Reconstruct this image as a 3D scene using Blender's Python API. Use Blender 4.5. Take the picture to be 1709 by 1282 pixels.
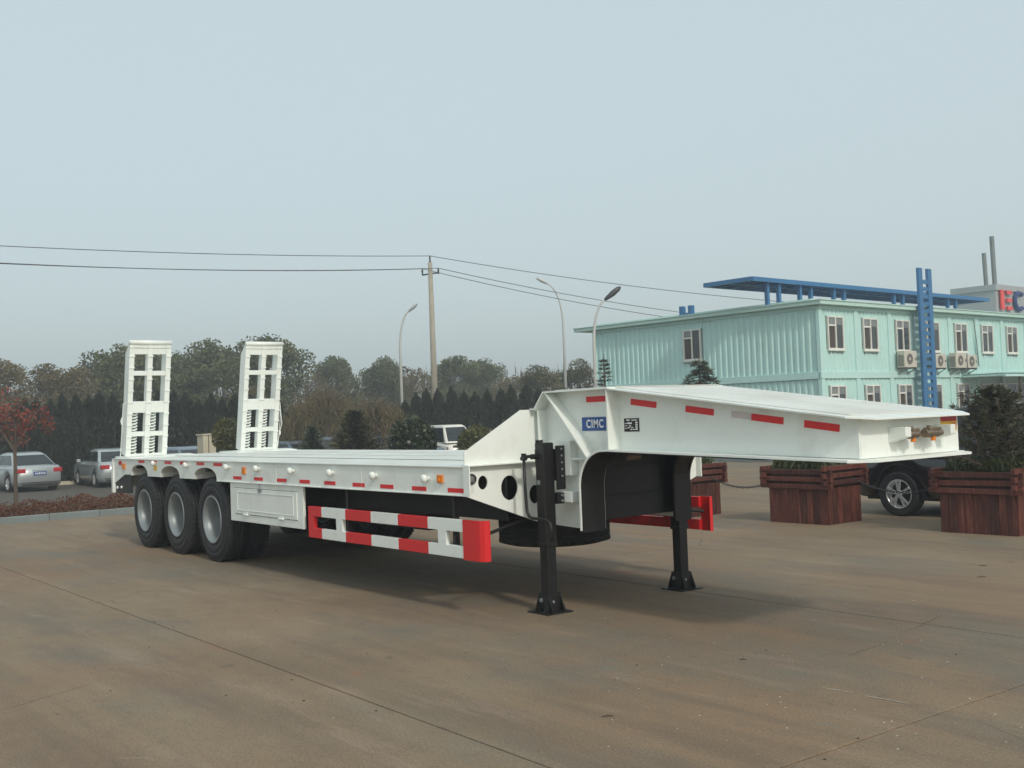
import bpy, math, random
from mathutils import Vector, Matrix
from mathutils.geometry import tessellate_polygon
R_ = math.radians
for o in list(bpy.data.objects): bpy.data.objects.remove(o)
sc = bpy.context.scene
COL = sc.collection
# ------------------------------------------------------------------ camera, sky, sun, exposure
CAM = Vector((13.89795, -5.53, 1.73999))
FW = Vector((-0.79613495, 0.60438498, 0.02979814)).normalized()
RT = Vector((0.60333714, 0.79660381, -0.03750547)).normalized()
UP = Vector((0.04640506, 0.01188109, 0.99885205)).normalized()
cd = bpy.data.cameras.new('camera'); cam = bpy.data.objects.new('camera', cd); COL.objects.link(cam)
cam.matrix_world = Matrix(((RT.x, UP.x, -FW.x, CAM.x), (RT.y, UP.y, -FW.y, CAM.y), (RT.z, UP.z, -FW.z, CAM.z), (0, 0, 0, 1)))
cd.sensor_width = 36; cd.lens = 36 * 1841.4 / 1709; cd.clip_start = .05; cd.clip_end = 3000
sc.camera = cam
sc.render.resolution_x = 1024; sc.render.resolution_y = 768
SUN_EL = 37.0; SUN_AZ = math.atan2(-.2, .98)
w = bpy.data.worlds.new('World'); sc.world = w; w.use_nodes = True
nt = w.node_tree; nt.nodes.clear()
sky = nt.nodes.new('ShaderNodeTexSky'); sky.sky_type = 'NISHITA'; sky.sun_disc = False
sky.sun_elevation = R_(SUN_EL); sky.sun_rotation = math.pi / 2 - SUN_AZ
sky.air_density = 1.0; sky.dust_density = 6.0; sky.ozone_density = 1.2; sky.altitude = 50
mx = nt.nodes.new('ShaderNodeMix'); mx.data_type = 'RGBA'; mx.inputs[0].default_value = .72
mx.inputs[7].default_value = (5.30, 6.25, 6.35, 1)          # thin overcast veil
bg = nt.nodes.new('ShaderNodeBackground'); bg.inputs[1].default_value = .10
wo = nt.nodes.new('ShaderNodeOutputWorld')
nt.links.new(sky.outputs[0], mx.inputs[6]); nt.links.new(mx.outputs[2], bg.inputs[0]); nt.links.new(bg.outputs[0], wo.inputs[0])
sd = bpy.data.lights.new('sun', 'SUN'); sun = bpy.data.objects.new('sun', sd); COL.objects.link(sun)
sd.energy = 1.2; sd.angle = R_(5); sd.color = (1, .93, .82)
S = Vector((math.cos(SUN_AZ) * math.cos(R_(SUN_EL)), math.sin(SUN_AZ) * math.cos(R_(SUN_EL)), math.sin(R_(SUN_EL))))
sun.rotation_euler = S.to_track_quat('Z', 'Y').to_euler()
sc.view_settings.view_transform = 'Standard'; sc.view_settings.look = 'None'
sc.view_settings.exposure = 0.43; sc.view_settings.gamma = 1; sc.view_settings.use_curve_mapping = False

# ------------------------------------------------------------------ materials
def newmat(name):
    m = bpy.data.materials.new(name); m.use_nodes = True
    return m, m.node_tree, m.node_tree.nodes['Principled BSDF']
def mat(name, col, rough=.5, metal=0, var=.08, scale=3.0, bump=0, bscale=40, island=0, coat=0, dirt=None, dscale=1.5, trans=0):
    """base colour with large soft variation, optional per-island variation, fine relief and dirt patches"""
    m, t, b = newmat(name); N = t.nodes; L = t.links
    b.inputs['Roughness'].default_value = rough; b.inputs['Metallic'].default_value = metal
    if coat: b.inputs['Coat Weight'].default_value = coat; b.inputs['Coat Roughness'].default_value = .08
    if trans: b.inputs['Transmission Weight'].default_value = trans
    tc = N.new('ShaderNodeTexCoord'); nz = N.new('ShaderNodeTexNoise')
    nz.inputs['Scale'].default_value = scale; nz.inputs['Detail'].default_value = 6; nz.inputs['Roughness'].default_value = .6
    L.new(tc.outputs['Object'], nz.inputs['Vector'])
    mr = N.new('ShaderNodeMapRange'); mr.inputs[1].default_value = .3; mr.inputs[2].default_value = .7
    mr.inputs[3].default_value = 1 - var; mr.inputs[4].default_value = 1 + var
    L.new(nz.outputs[0], mr.inputs[0])
    fac = mr.outputs[0]
    if island:
        g = N.new('ShaderNodeNewGeometry'); m2 = N.new('ShaderNodeMapRange')
        m2.inputs[3].default_value = 1 - island; m2.inputs[4].default_value = 1 + island
        L.new(g.outputs['Random Per Island'], m2.inputs[0])
        mm = N.new('ShaderNodeMath'); mm.operation = 'MULTIPLY'; L.new(fac, mm.inputs[0]); L.new(m2.outputs[0], mm.inputs[1]); fac = mm.outputs[0]
    vm = N.new('ShaderNodeVectorMath'); vm.operation = 'SCALE'; vm.inputs[0].default_value = col[:3]
    L.new(fac, vm.inputs['Scale']); out = vm.outputs[0]
    if dirt:
        n2 = N.new('ShaderNodeTexNoise'); n2.inputs['Scale'].default_value = dscale; n2.inputs['Detail'].default_value = 9; n2.inputs['Roughness'].default_value = .7
        L.new(tc.outputs['Object'], n2.inputs['Vector'])
        r2 = N.new('ShaderNodeMapRange'); r2.inputs[1].default_value = .5; r2.inputs[2].default_value = .78; r2.inputs[3].default_value = 0; r2.inputs[4].default_value = dirt[3]
        L.new(n2.outputs[0], r2.inputs[0])
        mi = N.new('ShaderNodeMix'); mi.data_type = 'RGBA'; mi.inputs[7].default_value = (*dirt[:3], 1)
        L.new(r2.outputs[0], mi.inputs[0]); L.new(out, mi.inputs[6]); out = mi.outputs[2]
    L.new(out, b.inputs['Base Color'])
    if bump:
        n3 = N.new('ShaderNodeTexNoise'); n3.inputs['Scale'].default_value = bscale; n3.inputs['Detail'].default_value = 4
        L.new(tc.outputs['Object'], n3.inputs['Vector'])
        bp = N.new('ShaderNodeBump'); bp.inputs['Strength'].default_value = bump; bp.inputs['Distance'].default_value = .01
        L.new(n3.outputs[0], bp.inputs['Height']); L.new(bp.outputs[0], b.inputs['Normal'])
    return m
def leafmat(name, cols, rough=.6, trans=.25):
    """per-leaf colour from a ramp, world-scale clumps of lighter and darker growth"""
    m, t, b = newmat(name); N = t.nodes; L = t.links
    g = N.new('ShaderNodeNewGeometry'); cr = N.new('ShaderNodeValToRGB')
    n = N.new('ShaderNodeTexNoise'); n.inputs['Scale'].default_value = .55; n.inputs['Detail'].default_value = 3
    L.new(g.outputs['Position'], n.inputs['Vector'])
    mm = N.new('ShaderNodeMath'); mm.operation = 'MULTIPLY_ADD'; mm.inputs[1].default_value = .55
    L.new(g.outputs['Random Per Island'], mm.inputs[0])
    m2 = N.new('ShaderNodeMath'); m2.operation = 'MULTIPLY_ADD'; m2.inputs[1].default_value = 1.6; m2.inputs[2].default_value = -.55
    L.new(n.outputs[0], m2.inputs[0]); L.new(m2.outputs[0], mm.inputs[2]); L.new(mm.outputs[0], cr.inputs[0])
    e = cr.color_ramp.elements
    while len(e) < len(cols): e.new(.5)
    for i, c in enumerate(cols): e[i].position = i / (len(cols) - 1); e[i].color = (*c, 1)
    L.new(cr.outputs[0], b.inputs['Base Color']); b.inputs['Roughness'].default_value = rough
    tr = N.new('ShaderNodeBsdfTranslucent'); L.new(cr.outputs[0], tr.inputs[0])
    ms = N.new('ShaderNodeMixShader'); ms.inputs[0].default_value = trans
    out = N['Material Output']; L.new(b.outputs[0], ms.inputs[1]); L.new(tr.outputs[0], ms.inputs[2]); L.new(ms.outputs[0], out.inputs[0])
    return m
M = {}
M['white'] = mat('white_paint', (.82, .865, .825), .36, var=.03, scale=1.2, dirt=(.50, .48, .41, .38), dscale=3.2, bump=.25, bscale=1.8, coat=.15)
M['black'] = mat('black_paint', (.006, .006, .0065), .48, var=.2, dirt=(.025, .022, .02, .4), dscale=4)
M['chassis'] = mat('chassis_black', (.006, .006, .007), .6, var=.2)
M['red'] = mat('red_paint', (.66, .018, .022), .4, var=.05, dirt=(.4, .03, .03, .3))
M['refred'] = mat('red_reflective_tape', (.70, .022, .025), .35, var=.05)
M['faded'] = mat('faded_tape', (.62, .55, .55), .5)
M['rubber'] = mat('tyre_rubber', (.014, .014, .016), .72, var=.12, dirt=(.05, .044, .04, .45), dscale=3, bump=.15, bscale=60)
M['galv'] = mat('galvanised_steel', (.27, .30, .31), .48, .45, var=.12, scale=5, dirt=(.2, .2, .18, .4))
M['orange'] = mat('orange_lens', (.75, .22, .02), .25)
M['amber'] = mat('yellow_sticker', (.80, .50, .03), .4)
M['blue'] = mat('blue_sign', (.015, .08, .30), .4, var=.03)
M['lens'] = mat('grey_lens', (.25, .26, .27), .2, .3)
M['brass'] = mat('coupling_metal', (.24, .20, .15), .5, .7, var=.4, scale=30, dirt=(.35, .10, .05, .8), dscale=25)
M['letter'] = mat('white_lettering', (.85, .87, .88), .5, var=.02)
M['wall'] = mat('mint_cladding', (.48, .72, .69), .55, var=.04, scale=.5, dirt=(.36, .48, .44, .5), dscale=1.4)
M['walltrim'] = mat('mint_trim', (.49, .73, .70), .5, var=.03, scale=.5, dirt=(.34, .42, .38, .4), dscale=.6)
M['roof'] = mat('mint_roof', (.47, .67, .61), .5, var=.04)
M['frame'] = mat('white_upvc', (.72, .73, .68), .4)
M['glass'] = mat('window_glass', (.05, .06, .065), .06, var=.3, scale=.7)
M['glass_l'] = mat('curtained_glass', (.20, .22, .22), .15, var=.25, scale=2)
M['curtain'] = mat('brown_curtain', (.065, .052, .045), .7, var=.3, scale=6)
M['bluesteel'] = mat('blue_steel', (.03, .15, .33), .45, var=.08)
M['acbody'] = mat('ac_casing', (.55, .53, .46), .5, dirt=(.4, .35, .28, .5))
M['acdark'] = mat('ac_grille', (.14, .13, .12), .6)
M['greywall'] = mat('grey_cladding', (.33, .35, .36), .6, var=.04, scale=.3)
M['signred'] = mat('sign_red', (.70, .06, .06), .4)
M['signblue'] = mat('sign_navy', (.02, .045, .16), .4)
M['concrete_pole'] = mat('pole_concrete', (.34, .31, .25), .85, var=.12, bump=.3)
M['cream'] = mat('cream_pillar', (.50, .46, .34), .8, var=.1, dirt=(.25, .22, .17, .5))
M['lamp_pole'] = mat('lamp_pole_paint', (.50, .52, .50), .45)
M['lamp_grey'] = mat('lamp_housing', (.06, .065, .07), .5)
M['wire'] = mat('wire', (.10, .11, .12), .6)
M['kerb'] = mat('kerb_stone', (.19, .225, .225), .85, var=.1, dirt=(.13, .12, .10, .6), bump=.3)
M['soil'] = mat('soil', (.09, .07, .05), .95, var=.3, scale=1.2, bump=.5, bscale=8)
M['asphalt'] = mat('parking_asphalt', (.075, .064, .050), .9, var=.15)
M['bark'] = mat('bark', (.10, .075, .055), .9, var=.3, bump=.5)
M['barkgrey'] = mat('grey_bark', (.20, .18, .15), .9, var=.3, bump=.5)
M['silver'] = mat('silver_car_paint', (.42, .46, .47), .28, .35, var=.03, coat=.7)
M['carblack'] = mat('black_car_paint', (.008, .008, .010), .22, var=.05, coat=.8)
M['carblue'] = mat('grey_blue_car_paint', (.12, .16, .21), .3, .3, coat=.7)
M['carred'] = mat('red_car_paint', (.45, .02, .02), .3, coat=.7)
M['carwhite'] = mat('white_car_paint', (.74, .73, .66), .35, coat=.4)
M['carglass'] = mat('car_glass', (.018, .022, .025), .05, var=.1)
M['taillight'] = mat('tail_lamp', (.42, .025, .03), .2)
M['plate'] = mat('blue_plate', (.03, .08, .28), .4)
M['chrome'] = mat('chrome', (.72, .73, .73), .28, .55, var=.05)
M['plastic'] = mat('black_plastic', (.02, .02, .02), .6)
M['twig'] = mat('debris', (.06, .04, .03), .9)
M['paper'] = mat('pale_litter', (.55, .55, .50), .8)
M['fence'] = mat('fence_metal', (.025, .03, .03), .6)
def wood():
    m, t, b = newmat('red_brown_timber'); N = t.nodes; L = t.links
    g = N.new('ShaderNodeNewGeometry'); mp = N.new('ShaderNodeMapping'); mp.inputs['Scale'].default_value = (14, 14, 1.6)
    n = N.new('ShaderNodeTexNoise'); n.inputs['Scale'].default_value = 2.2; n.inputs['Detail'].default_value = 8; n.inputs['Roughness'].default_value = .65
    L.new(g.outputs['Position'], mp.inputs[0]); L.new(mp.outputs[0], n.inputs['Vector'])
    cr = N.new('ShaderNodeValToRGB'); e = cr.color_ramp.elements
    e[0].position = .3; e[0].color = (.040, .008, .006, 1); e[1].position = .76; e[1].color = (.24, .085, .048, 1)
    x = e.new(.55); x.color = (.095, .024, .016, 1)
    L.new(n.outputs[0], cr.inputs[0])
    oi = N.new('ShaderNodeObjectInfo'); mr = N.new('ShaderNodeMapRange'); mr.inputs[3].default_value = .6; mr.inputs[4].default_value = 1.45
    L.new(oi.outputs['Random'], mr.inputs[0])
    vm = N.new('ShaderNodeVectorMath'); vm.operation = 'SCALE'; L.new(cr.outputs[0], vm.inputs[0]); L.new(mr.outputs[0], vm.inputs['Scale'])
    L.new(vm.outputs[0], b.inputs['Base Color']); b.inputs['Roughness'].default_value = .7
    bp = N.new('ShaderNodeBump'); bp.inputs['Strength'].default_value = .5; bp.inputs['Distance'].default_value = .004
    L.new(n.outputs[0], bp.inputs['Height']); L.new(bp.outputs[0], b.inputs['Normal'])
    return m
M['wood'] = wood()
def tread(name, col, rot, sx, sy):
    """painted tread plate: staggered raised dashes as fine relief"""
    m, t, b = newmat(name); N = t.nodes; L = t.links
    g = N.new('ShaderNodeNewGeometry'); mp = N.new('ShaderNodeMapping'); mp.inputs['Scale'].default_value = (sx, sy, 1); mp.inputs['Rotation'].default_value = (0, 0, rot)
    br = N.new('ShaderNodeTexBrick'); br.inputs['Scale'].default_value = 1; br.inputs['Mortar Size'].default_value = .16; br.inputs['Mortar Smooth'].default_value = .6
    br.inputs['Color1'].default_value = (1, 1, 1, 1); br.inputs['Color2'].default_value = (1, 1, 1, 1); br.inputs['Mortar'].default_value = (0, 0, 0, 1)
    L.new(g.outputs['Position'], mp.inputs[0]); L.new(mp.outputs[0], br.inputs['Vector'])
    n = N.new('ShaderNodeTexNoise'); n.inputs['Scale'].default_value = 1.7; n.inputs['Detail'].default_value = 8
    L.new(g.outputs['Position'], n.inputs['Vector'])
    cr = N.new('ShaderNodeValToRGB'); e = cr.color_ramp.elements
    e[0].position = .35; e[0].color = (*col, 1); e[1].position = .72; e[1].color = (col[0] * .80, col[1] * .79, col[2] * .76, 1)
    L.new(n.outputs[0], cr.inputs[0])
    mi = N.new('ShaderNodeMix'); mi.data_type = 'RGBA'; mi.blend_type = 'MULTIPLY'; mi.inputs[0].default_value = .12
    L.new(cr.outputs[0], mi.inputs[6]); L.new(br.outputs[0], mi.inputs[7]); L.new(mi.outputs[2], b.inputs['Base Color'])
    bp = N.new('ShaderNodeBump'); bp.inputs['Strength'].default_value = .6; bp.inputs['Distance'].default_value = .004
    L.new(br.outputs['Fac'], bp.inputs['Height']); bp.invert = True
    L.new(bp.outputs[0], b.inputs['Normal']); b.inputs['Roughness'].default_value = .4
    return m
M['tread'] = tread('white_tread_plate', (.84, .85, .80), 0, 20, 9)
M['treaddeck'] = tread('white_deck_plate', (.84, .86, .81), 0, 9, 22)
def yardmat():
    m, t, b = newmat('worn_concrete'); N = t.nodes; L = t.links
    g = N.new('ShaderNodeNewGeometry')
    def noise(scale, det=8, rough=.6, stretch=None, dist=0):
        n = N.new('ShaderNodeTexNoise'); n.inputs['Scale'].default_value = scale; n.inputs['Detail'].default_value = det; n.inputs['Roughness'].default_value = rough; n.inputs['Distortion'].default_value = dist
        if stretch:
            mp = N.new('ShaderNodeMapping'); mp.inputs['Scale'].default_value = stretch[:3]; mp.inputs['Rotation'].default_value = (0, 0, stretch[3]); mp.inputs['Location'].default_value = (stretch[4], 3, 0)
            L.new(g.outputs['Position'], mp.inputs[0]); L.new(mp.outputs[0], n.inputs['Vector'])
        else: L.new(g.outputs['Position'], n.inputs['Vector'])
        return n.outputs[0]
    def ramp(src, stops):
        cr = N.new('ShaderNodeValToRGB'); e = cr.color_ramp.elements
        while len(e) < len(stops): e.new(.5)
        for i, (p, c) in enumerate(stops): e[i].position = p; e[i].color = (*c, 1) if len(c) == 3 else c
        L.new(src, cr.inputs[0]); return cr.outputs[0]
    def mixc(f, a, c, mode='MIX', k=None):
        mi = N.new('ShaderNodeMix'); mi.data_type = 'RGBA'; mi.blend_type = mode
        if f is None: mi.inputs[0].default_value = k
        else: L.new(f, mi.inputs[0])
        L.new(a, mi.inputs[6])
        if isinstance(c, tuple): mi.inputs[7].default_value = (*c, 1)
        else: L.new(c, mi.inputs[7])
        return mi.outputs[2]
    base = ramp(noise(.55, 10, .62), [(.30, (0.206, 0.153, 0.099)), (.5, (0.246, 0.183, 0.119)), (.72, (0.276, 0.216, 0.145))])
    # reddish soil film and grey worn zones
    base = mixc(ramp(noise(.17, 6, .6, (1, 1, 1, 0, 11)), [(.46, (0, 0, 0)), (.62, (.9, .9, .9))]), base, (0.250, 0.165, 0.101))
    base = mixc(ramp(noise(.3, 8, .65, (1, 1.6, 1, .3, 40)), [(.48, (0, 0, 0)), (.62, (.9, .9, .9))]), base, (0.185, 0.161, 0.124))
    # long tyre scuffs
    for rot, off, col, k in ((-.35, 5, (0.130, 0.103, 0.075), .30), (-.62, 21, (0.150, 0.115, 0.082), .22), (1.35, 33, (0.141, 0.107, 0.075), .15)):
        base = mixc(ramp(noise(1.1, 5, .5, (.10, 1.5, 1, rot, off), 1.2), [(.56, (0, 0, 0)), (.68, (k, k, k))]), base, col)
    # paint drips: small grey-blue, green and rust patches
    for sc_, off, col, lo in ((.9, 71, (0.161, 0.178, 0.165), .70), (1.3, 97, (0.120, 0.241, 0.158), .775), (1.1, 50, (0.301, 0.115, 0.067), .735), (1.6, 15, (0.361, 0.196, 0.060), .76)):
        base = mixc(ramp(noise(sc_, 6, .55, (1, 1.8, 1, .2, off)), [(lo - .06, (0, 0, 0)), (lo + .03, (.55, .55, .55))]), base, col)
    # dark oil spots, pale specks
    base = mixc(ramp(noise(3.2, 3, .5), [(.70, (0, 0, 0)), (.76, (.5, .5, .5))]), base, (0.081, 0.063, 0.045))
    base = mixc(ramp(noise(17, 2, .5), [(.74, (0, 0, 0)), (.78, (.6, .6, .6))]), base, (0.401, 0.347, 0.262))
    base = mixc(ramp(noise(24, 2, .5, (1, 1, 1, 0, 9)), [(.74, (0, 0, 0)), (.79, (.7, .7, .7))]), base, (0.050, 0.035, 0.026))
    # blotchy dark film and pale scoured streaks
    base = mixc(ramp(noise(.9, 9, .68, (.35, 1.5, 1, -.3, 120)), [(.50, (0, 0, 0)), (.66, (.55, .55, .55))]), base, (0.147, 0.109, 0.084))
    base = mixc(ramp(noise(1.6, 9, .7, (.3, 1.6, 1, -.25, 160)), [(.55, (0, 0, 0)), (.70, (.6, .6, .6))]), base, (0.337, 0.255, 0.192))
    base = mixc(ramp(noise(5.5, 8, .7), [(.52, (0, 0, 0)), (.75, (.5, .5, .5))]), base, (0.152, 0.111, 0.084))
    # fine grain
    base = mixc(None, base, ramp(noise(60, 3, .7), [(.3, (.70, .70, .70)), (.7, (1.18, 1.18, 1.18))]), 'MULTIPLY', 1.0)
    base = mixc(ramp(noise(34, 4, .75), [(.60, (0, 0, 0)), (.68, (.45, .45, .45))]), base, (.10, .088, .075))
    base = mixc(ramp(noise(41, 4, .75, (1, 1, 1, 0, 33)), [(.62, (0, 0, 0)), (.70, (.45, .45, .45))]), base, (.36, .33, .28))
    # fine cracks
    v = N.new('ShaderNodeTexVoronoi'); v.feature = 'DISTANCE_TO_EDGE'; v.inputs['Scale'].default_value = .32
    nn = N.new('ShaderNodeTexNoise'); nn.inputs['Scale'].default_value = 1.5; nn.inputs['Detail'].default_value = 6
    L.new(g.outputs['Position'], nn.inputs['Vector'])
    ad = N.new('ShaderNodeMix'); ad.data_type = 'VECTOR'; ad.inputs[0].default_value = .16
    L.new(g.outputs['Position'], ad.inputs[4]); L.new(nn.outputs[1], ad.inputs[5]); L.new(ad.outputs[1], v.inputs['Vector'])
    ck = ramp(v.outputs[0], [(.0, (.6, .6, .6)), (.0035, (0, 0, 0))])
    msk = ramp(noise(.4, 2, .5, (1, 1, 1, 0, 60)), [(.55, (0, 0, 0)), (.62, (1, 1, 1))])
    mu = N.new('ShaderNodeMath'); mu.operation = 'MULTIPLY'; L.new(ck, mu.inputs[0]); L.new(msk, mu.inputs[1])
    base = mixc(mu.outputs[0], base, (0.070, 0.049, 0.034))
    L.new(base, b.inputs['Base Color'])
    b.inputs['Roughness'].default_value = .82; b.inputs['Specular IOR Level'].default_value = .3
    bp = N.new('ShaderNodeBump'); bp.inputs['Strength'].default_value = .45; bp.inputs['Distance'].default_value = .006
    L.new(noise(38, 8, .75), bp.inputs['Height']); L.new(bp.outputs[0], b.inputs['Normal'])
    return m
M['yard'] = yardmat()
M['joint'] = mat('slab_joint', (.07, .055, .045), .95, var=.3, scale=4)
M['cypress'] = leafmat('cypress_leaf', [(.010, .016, .009), (.018, .027, .014), (.030, .040, .019)], trans=.1)
M['tree_green'] = leafmat('autumn_green_leaf', [(.050, .068, .024), (.098, .118, .042), (.17, .165, .062)])
M['tree_rust'] = leafmat('autumn_rust_leaf', [(.075, .070, .026), (.135, .108, .040), (.20, .15, .06)])
M['tree_olive'] = leafmat('olive_leaf', [(.055, .060, .024), (.10, .102, .038), (.16, .145, .058)])
M['willow'] = leafmat('willow_leaf', [(.075, .062, .026), (.135, .105, .046), (.20, .155, .07)])
M['bush'] = leafmat('glossy_bush_leaf', [(.012, .020, .008), (.032, .050, .018), (.085, .095, .030)], rough=.35, trans=.1)
M['bush_y'] = leafmat('yellowing_bush_leaf', [(.04, .05, .012), (.09, .10, .025), (.16, .14, .04)], rough=.4)
M['redleaf'] = leafmat('red_leaf', [(.14, .020, .016), (.25, .042, .030), (.30, .08, .045)])
M['barberry'] = leafmat('red_brown_shrub_leaf', [(.05, .016, .009), (.12, .038, .018), (.17, .080, .034)])
M['needle'] = leafmat('brown_green_needle', [(.020, .026, .012), (.045, .050, .022), (.090, .080, .036)], trans=.05)
M['cedar'] = leafmat('cedar_needle', [(.035, .050, .034), (.065, .085, .055), (.11, .125, .08)], trans=.05)
M['grass'] = leafmat('planter_grass', [(.03, .045, .014), (.06, .085, .025), (.12, .12, .045)])

# ------------------------------------------------------------------ mesh builder
class MB:
    def __init__(s): s.v = []; s.f = []; s.mi = []; s.cur = 0
    def add(s, vs, fs):
        o = len(s.v); s.v += [tuple(v) for v in vs]; s.f += [tuple(i + o for i in f) for f in fs]; s.mi += [s.cur] * len(fs); return s
    def box(s, x0, x1, y0, y1, z0, z1):
        return s.add([(x0, y0, z0), (x1, y0, z0), (x1, y1, z0), (x0, y1, z0), (x0, y0, z1), (x1, y0, z1), (x1, y1, z1), (x0, y1, z1)],
                     [(0, 3, 2, 1), (4, 5, 6, 7), (0, 1, 5, 4), (1, 2, 6, 5), (2, 3, 7, 6), (3, 0, 4, 7)])
    def beam(s, a, b, w, h, up=(0, 0, 1)):
        a = Vector(a); b = Vector(b); d = (b - a).normalized(); u = Vector(up)
        r = d.cross(u)
        if r.length < 1e-4: r = d.cross(Vector((1, 0, 0)))
        r.normalize(); u = r.cross(d).normalized()
        vs = [p + r * sx * w / 2 + u * sy * h / 2 for p in (a, b) for sx, sy in ((-1, -1), (1, -1), (1, 1), (-1, 1))]
        return s.add(vs, [(0, 3, 2, 1), (4, 5, 6, 7), (0, 1, 5, 4), (1, 2, 6, 5), (2, 3, 7, 6), (3, 0, 4, 7)])
    def tube(s, pts, r, n=8, cap=True):
        pts = [Vector(p) for p in pts]; rs = r if isinstance(r, (list, tuple)) else [r] * len(pts)
        vs = []; fs = []; pu = None
        for i, p in enumerate(pts):
            d = (pts[min(i + 1, len(pts) - 1)] - pts[max(i - 1, 0)]).normalized()
            u = pu if pu is not None else (Vector((0, 0, 1)) if abs(d.z) < .9 else Vector((1, 0, 0)))
            a = d.cross(u).normalized(); u = a.cross(d).normalized(); pu = u
            for k in range(n):
                t = 2 * math.pi * k / n; vs.append(p + (a * math.cos(t) + u * math.sin(t)) * rs[i])
        for i in range(len(pts) - 1):
            for k in range(n): fs.append((i * n + k, i * n + (k + 1) % n, (i + 1) * n + (k + 1) % n, (i + 1) * n + k))
        if cap: fs.append(tuple(range(n - 1, -1, -1))); fs.append(tuple((len(pts) - 1) * n + k for k in range(n)))
        return s.add(vs, fs)
    def lathe(s, prof, c, axis=1, n=32):
        """prof: (radius, offset along axis)"""
        c = Vector(c); vs = []; fs = []; m = len(prof)
        for k in range(n):
            t = 2 * math.pi * k / n
            for r, a in prof:
                p = [r * math.cos(t), r * math.sin(t)]
                q = {0: (a, p[0], p[1]), 1: (p[0], a, p[1]), 2: (p[0], p[1], a)}[axis]
                vs.append(c + Vector(q))
        for k in range(n):
            k2 = (k + 1) % n
            for i in range(m - 1): fs.append((k * m + i, k2 * m + i, k2 * m + i + 1, k * m + i + 1))
        return s.add(vs, fs)
    def sheet(s, loops, axis, a, b):
        """extrude a polygon with holes; axis 0: loop=(y,z), 1: loop=(x,z), 2: loop=(x,y)"""
        def P(q, t): return {0: (t, q[0], q[1]), 1: (q[0], t, q[1]), 2: (q[0], q[1], t)}[axis]
        flat = [q for l in loops for q in l]
        tri = tessellate_polygon([[Vector((q[0], q[1], 0)) for q in l] for l in loops])
        n = len(flat); vs = [P(q, a) for q in flat] + [P(q, b) for q in flat]
        fs = [tuple(t) for t in tri] + [tuple(i + n for i in reversed(t)) for t in tri]
        o = 0
        for l in loops:
            for i in range(len(l)):
                j = (i + 1) % len(l); fs.append((o + i, o + j, o + j + n, o + i + n))
            o += len(l)
        return s.add(vs, fs)
    def strip(s, path, y0, y1, th):
        """plate following a path of (x,z), between y0 and y1, with thickness th"""
        n = len(path); nr = []
        for i in range(n):
            a = Vector(path[max(i - 1, 0)]); b = Vector(path[min(i + 1, n - 1)]); d = (b - a).normalized(); nr.append(Vector((-d.y, d.x)))
        vs = []
        for i, p in enumerate(path):
            q = Vector(p) + nr[i] * th
            vs += [(p[0], y0, p[1]), (p[0], y1, p[1]), (q.x, y1, q.y), (q.x, y0, q.y)]
        fs = [(0, 1, 2, 3), tuple((n - 1) * 4 + k for k in (3, 2, 1, 0))]
        for i in range(n - 1):
            for k in range(4): fs.append((i * 4 + k, (i + 1) * 4 + k, (i + 1) * 4 + (k + 1) % 4, i * 4 + (k + 1) % 4))
        return s.add(vs, fs)
    def mesh(s, name, mats, smooth=False):
        me = bpy.data.meshes.new(name); me.from_pydata(s.v, [], s.f)
        for m in (mats if isinstance(mats, (list, tuple)) else [mats]): me.materials.append(M[m] if isinstance(m, str) else m)
        me.polygons.foreach_set('material_index', s.mi)
        if smooth: me.polygons.foreach_set('use_smooth', [True] * len(me.polygons))
        import bmesh
        if len(s.f) < 20000 and not getattr(s, 'leafy', False):
            bm = bmesh.new(); bm.from_mesh(me); bmesh.ops.recalc_face_normals(bm, faces=bm.faces); bm.to_mesh(me); bm.free()
        me.update(); return me
    def build(s, name, mats, parent=None, loc=None, bevel=0, smooth=False, seg=2):
        me = s.mesh(name, mats, smooth or bevel > 0)
        o = bpy.data.objects.new(name, me); COL.objects.link(o)
        if parent: o.parent = parent
        if loc: o.location = loc
        if bevel:
            b = o.modifiers.new('bevel', 'BEVEL'); b.width = bevel; b.segments = seg; b.limit_method = 'ANGLE'; b.angle_limit = R_(35); b.harden_normals = True
        return o
def tag(o, label=None, cat=None, group=None, kind=None):
    if label: o['label'] = label
    if cat: o['category'] = cat
    if group: o['group'] = group
    if kind: o['kind'] = kind
    return o
def empty(name, loc=(0, 0, 0), rz=0, **k):
    o = bpy.data.objects.new(name, None); COL.objects.link(o); o.location = loc; o.rotation_euler = (0, 0, rz); o.empty_display_size = .2
    return tag(o, **k)
def share(o, parent=None, loc=None, rot=None, scale=None):
    c = o.copy(); COL.objects.link(c); c.parent = parent if parent else o.parent
    if loc is not None: c.location = loc
    if rot is not None: c.rotation_euler = rot
    if scale is not None: c.scale = scale
    return c
def copy_tree(o, parent=None):
    ch = list(o.children); c = o.copy(); COL.objects.link(c); c.parent = parent
    for k in ch: copy_tree(k, c)
    return c
def text(name, body, size, matn, parent, loc, rot, ext=.002, off=0, sx=1):
    cu = bpy.data.curves.new(name, 'FONT'); cu.body = body; cu.size = size; cu.extrude = ext; cu.offset = off; cu.align_x = 'CENTER'; cu.align_y = 'CENTER'; cu.space_character = 1.16
    t = bpy.data.objects.new(name, cu); COL.objects.link(t)
    dg = bpy.context.evaluated_depsgraph_get(); me = bpy.data.meshes.new_from_object(t.evaluated_get(dg)); bpy.data.objects.remove(t)
    me.materials.clear(); me.materials.append(M[matn])
    o = bpy.data.objects.new(name, me); COL.objects.link(o); o.parent = parent; o.location = loc; o.rotation_euler = rot; o.scale = (sx, 1, 1); return o
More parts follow.
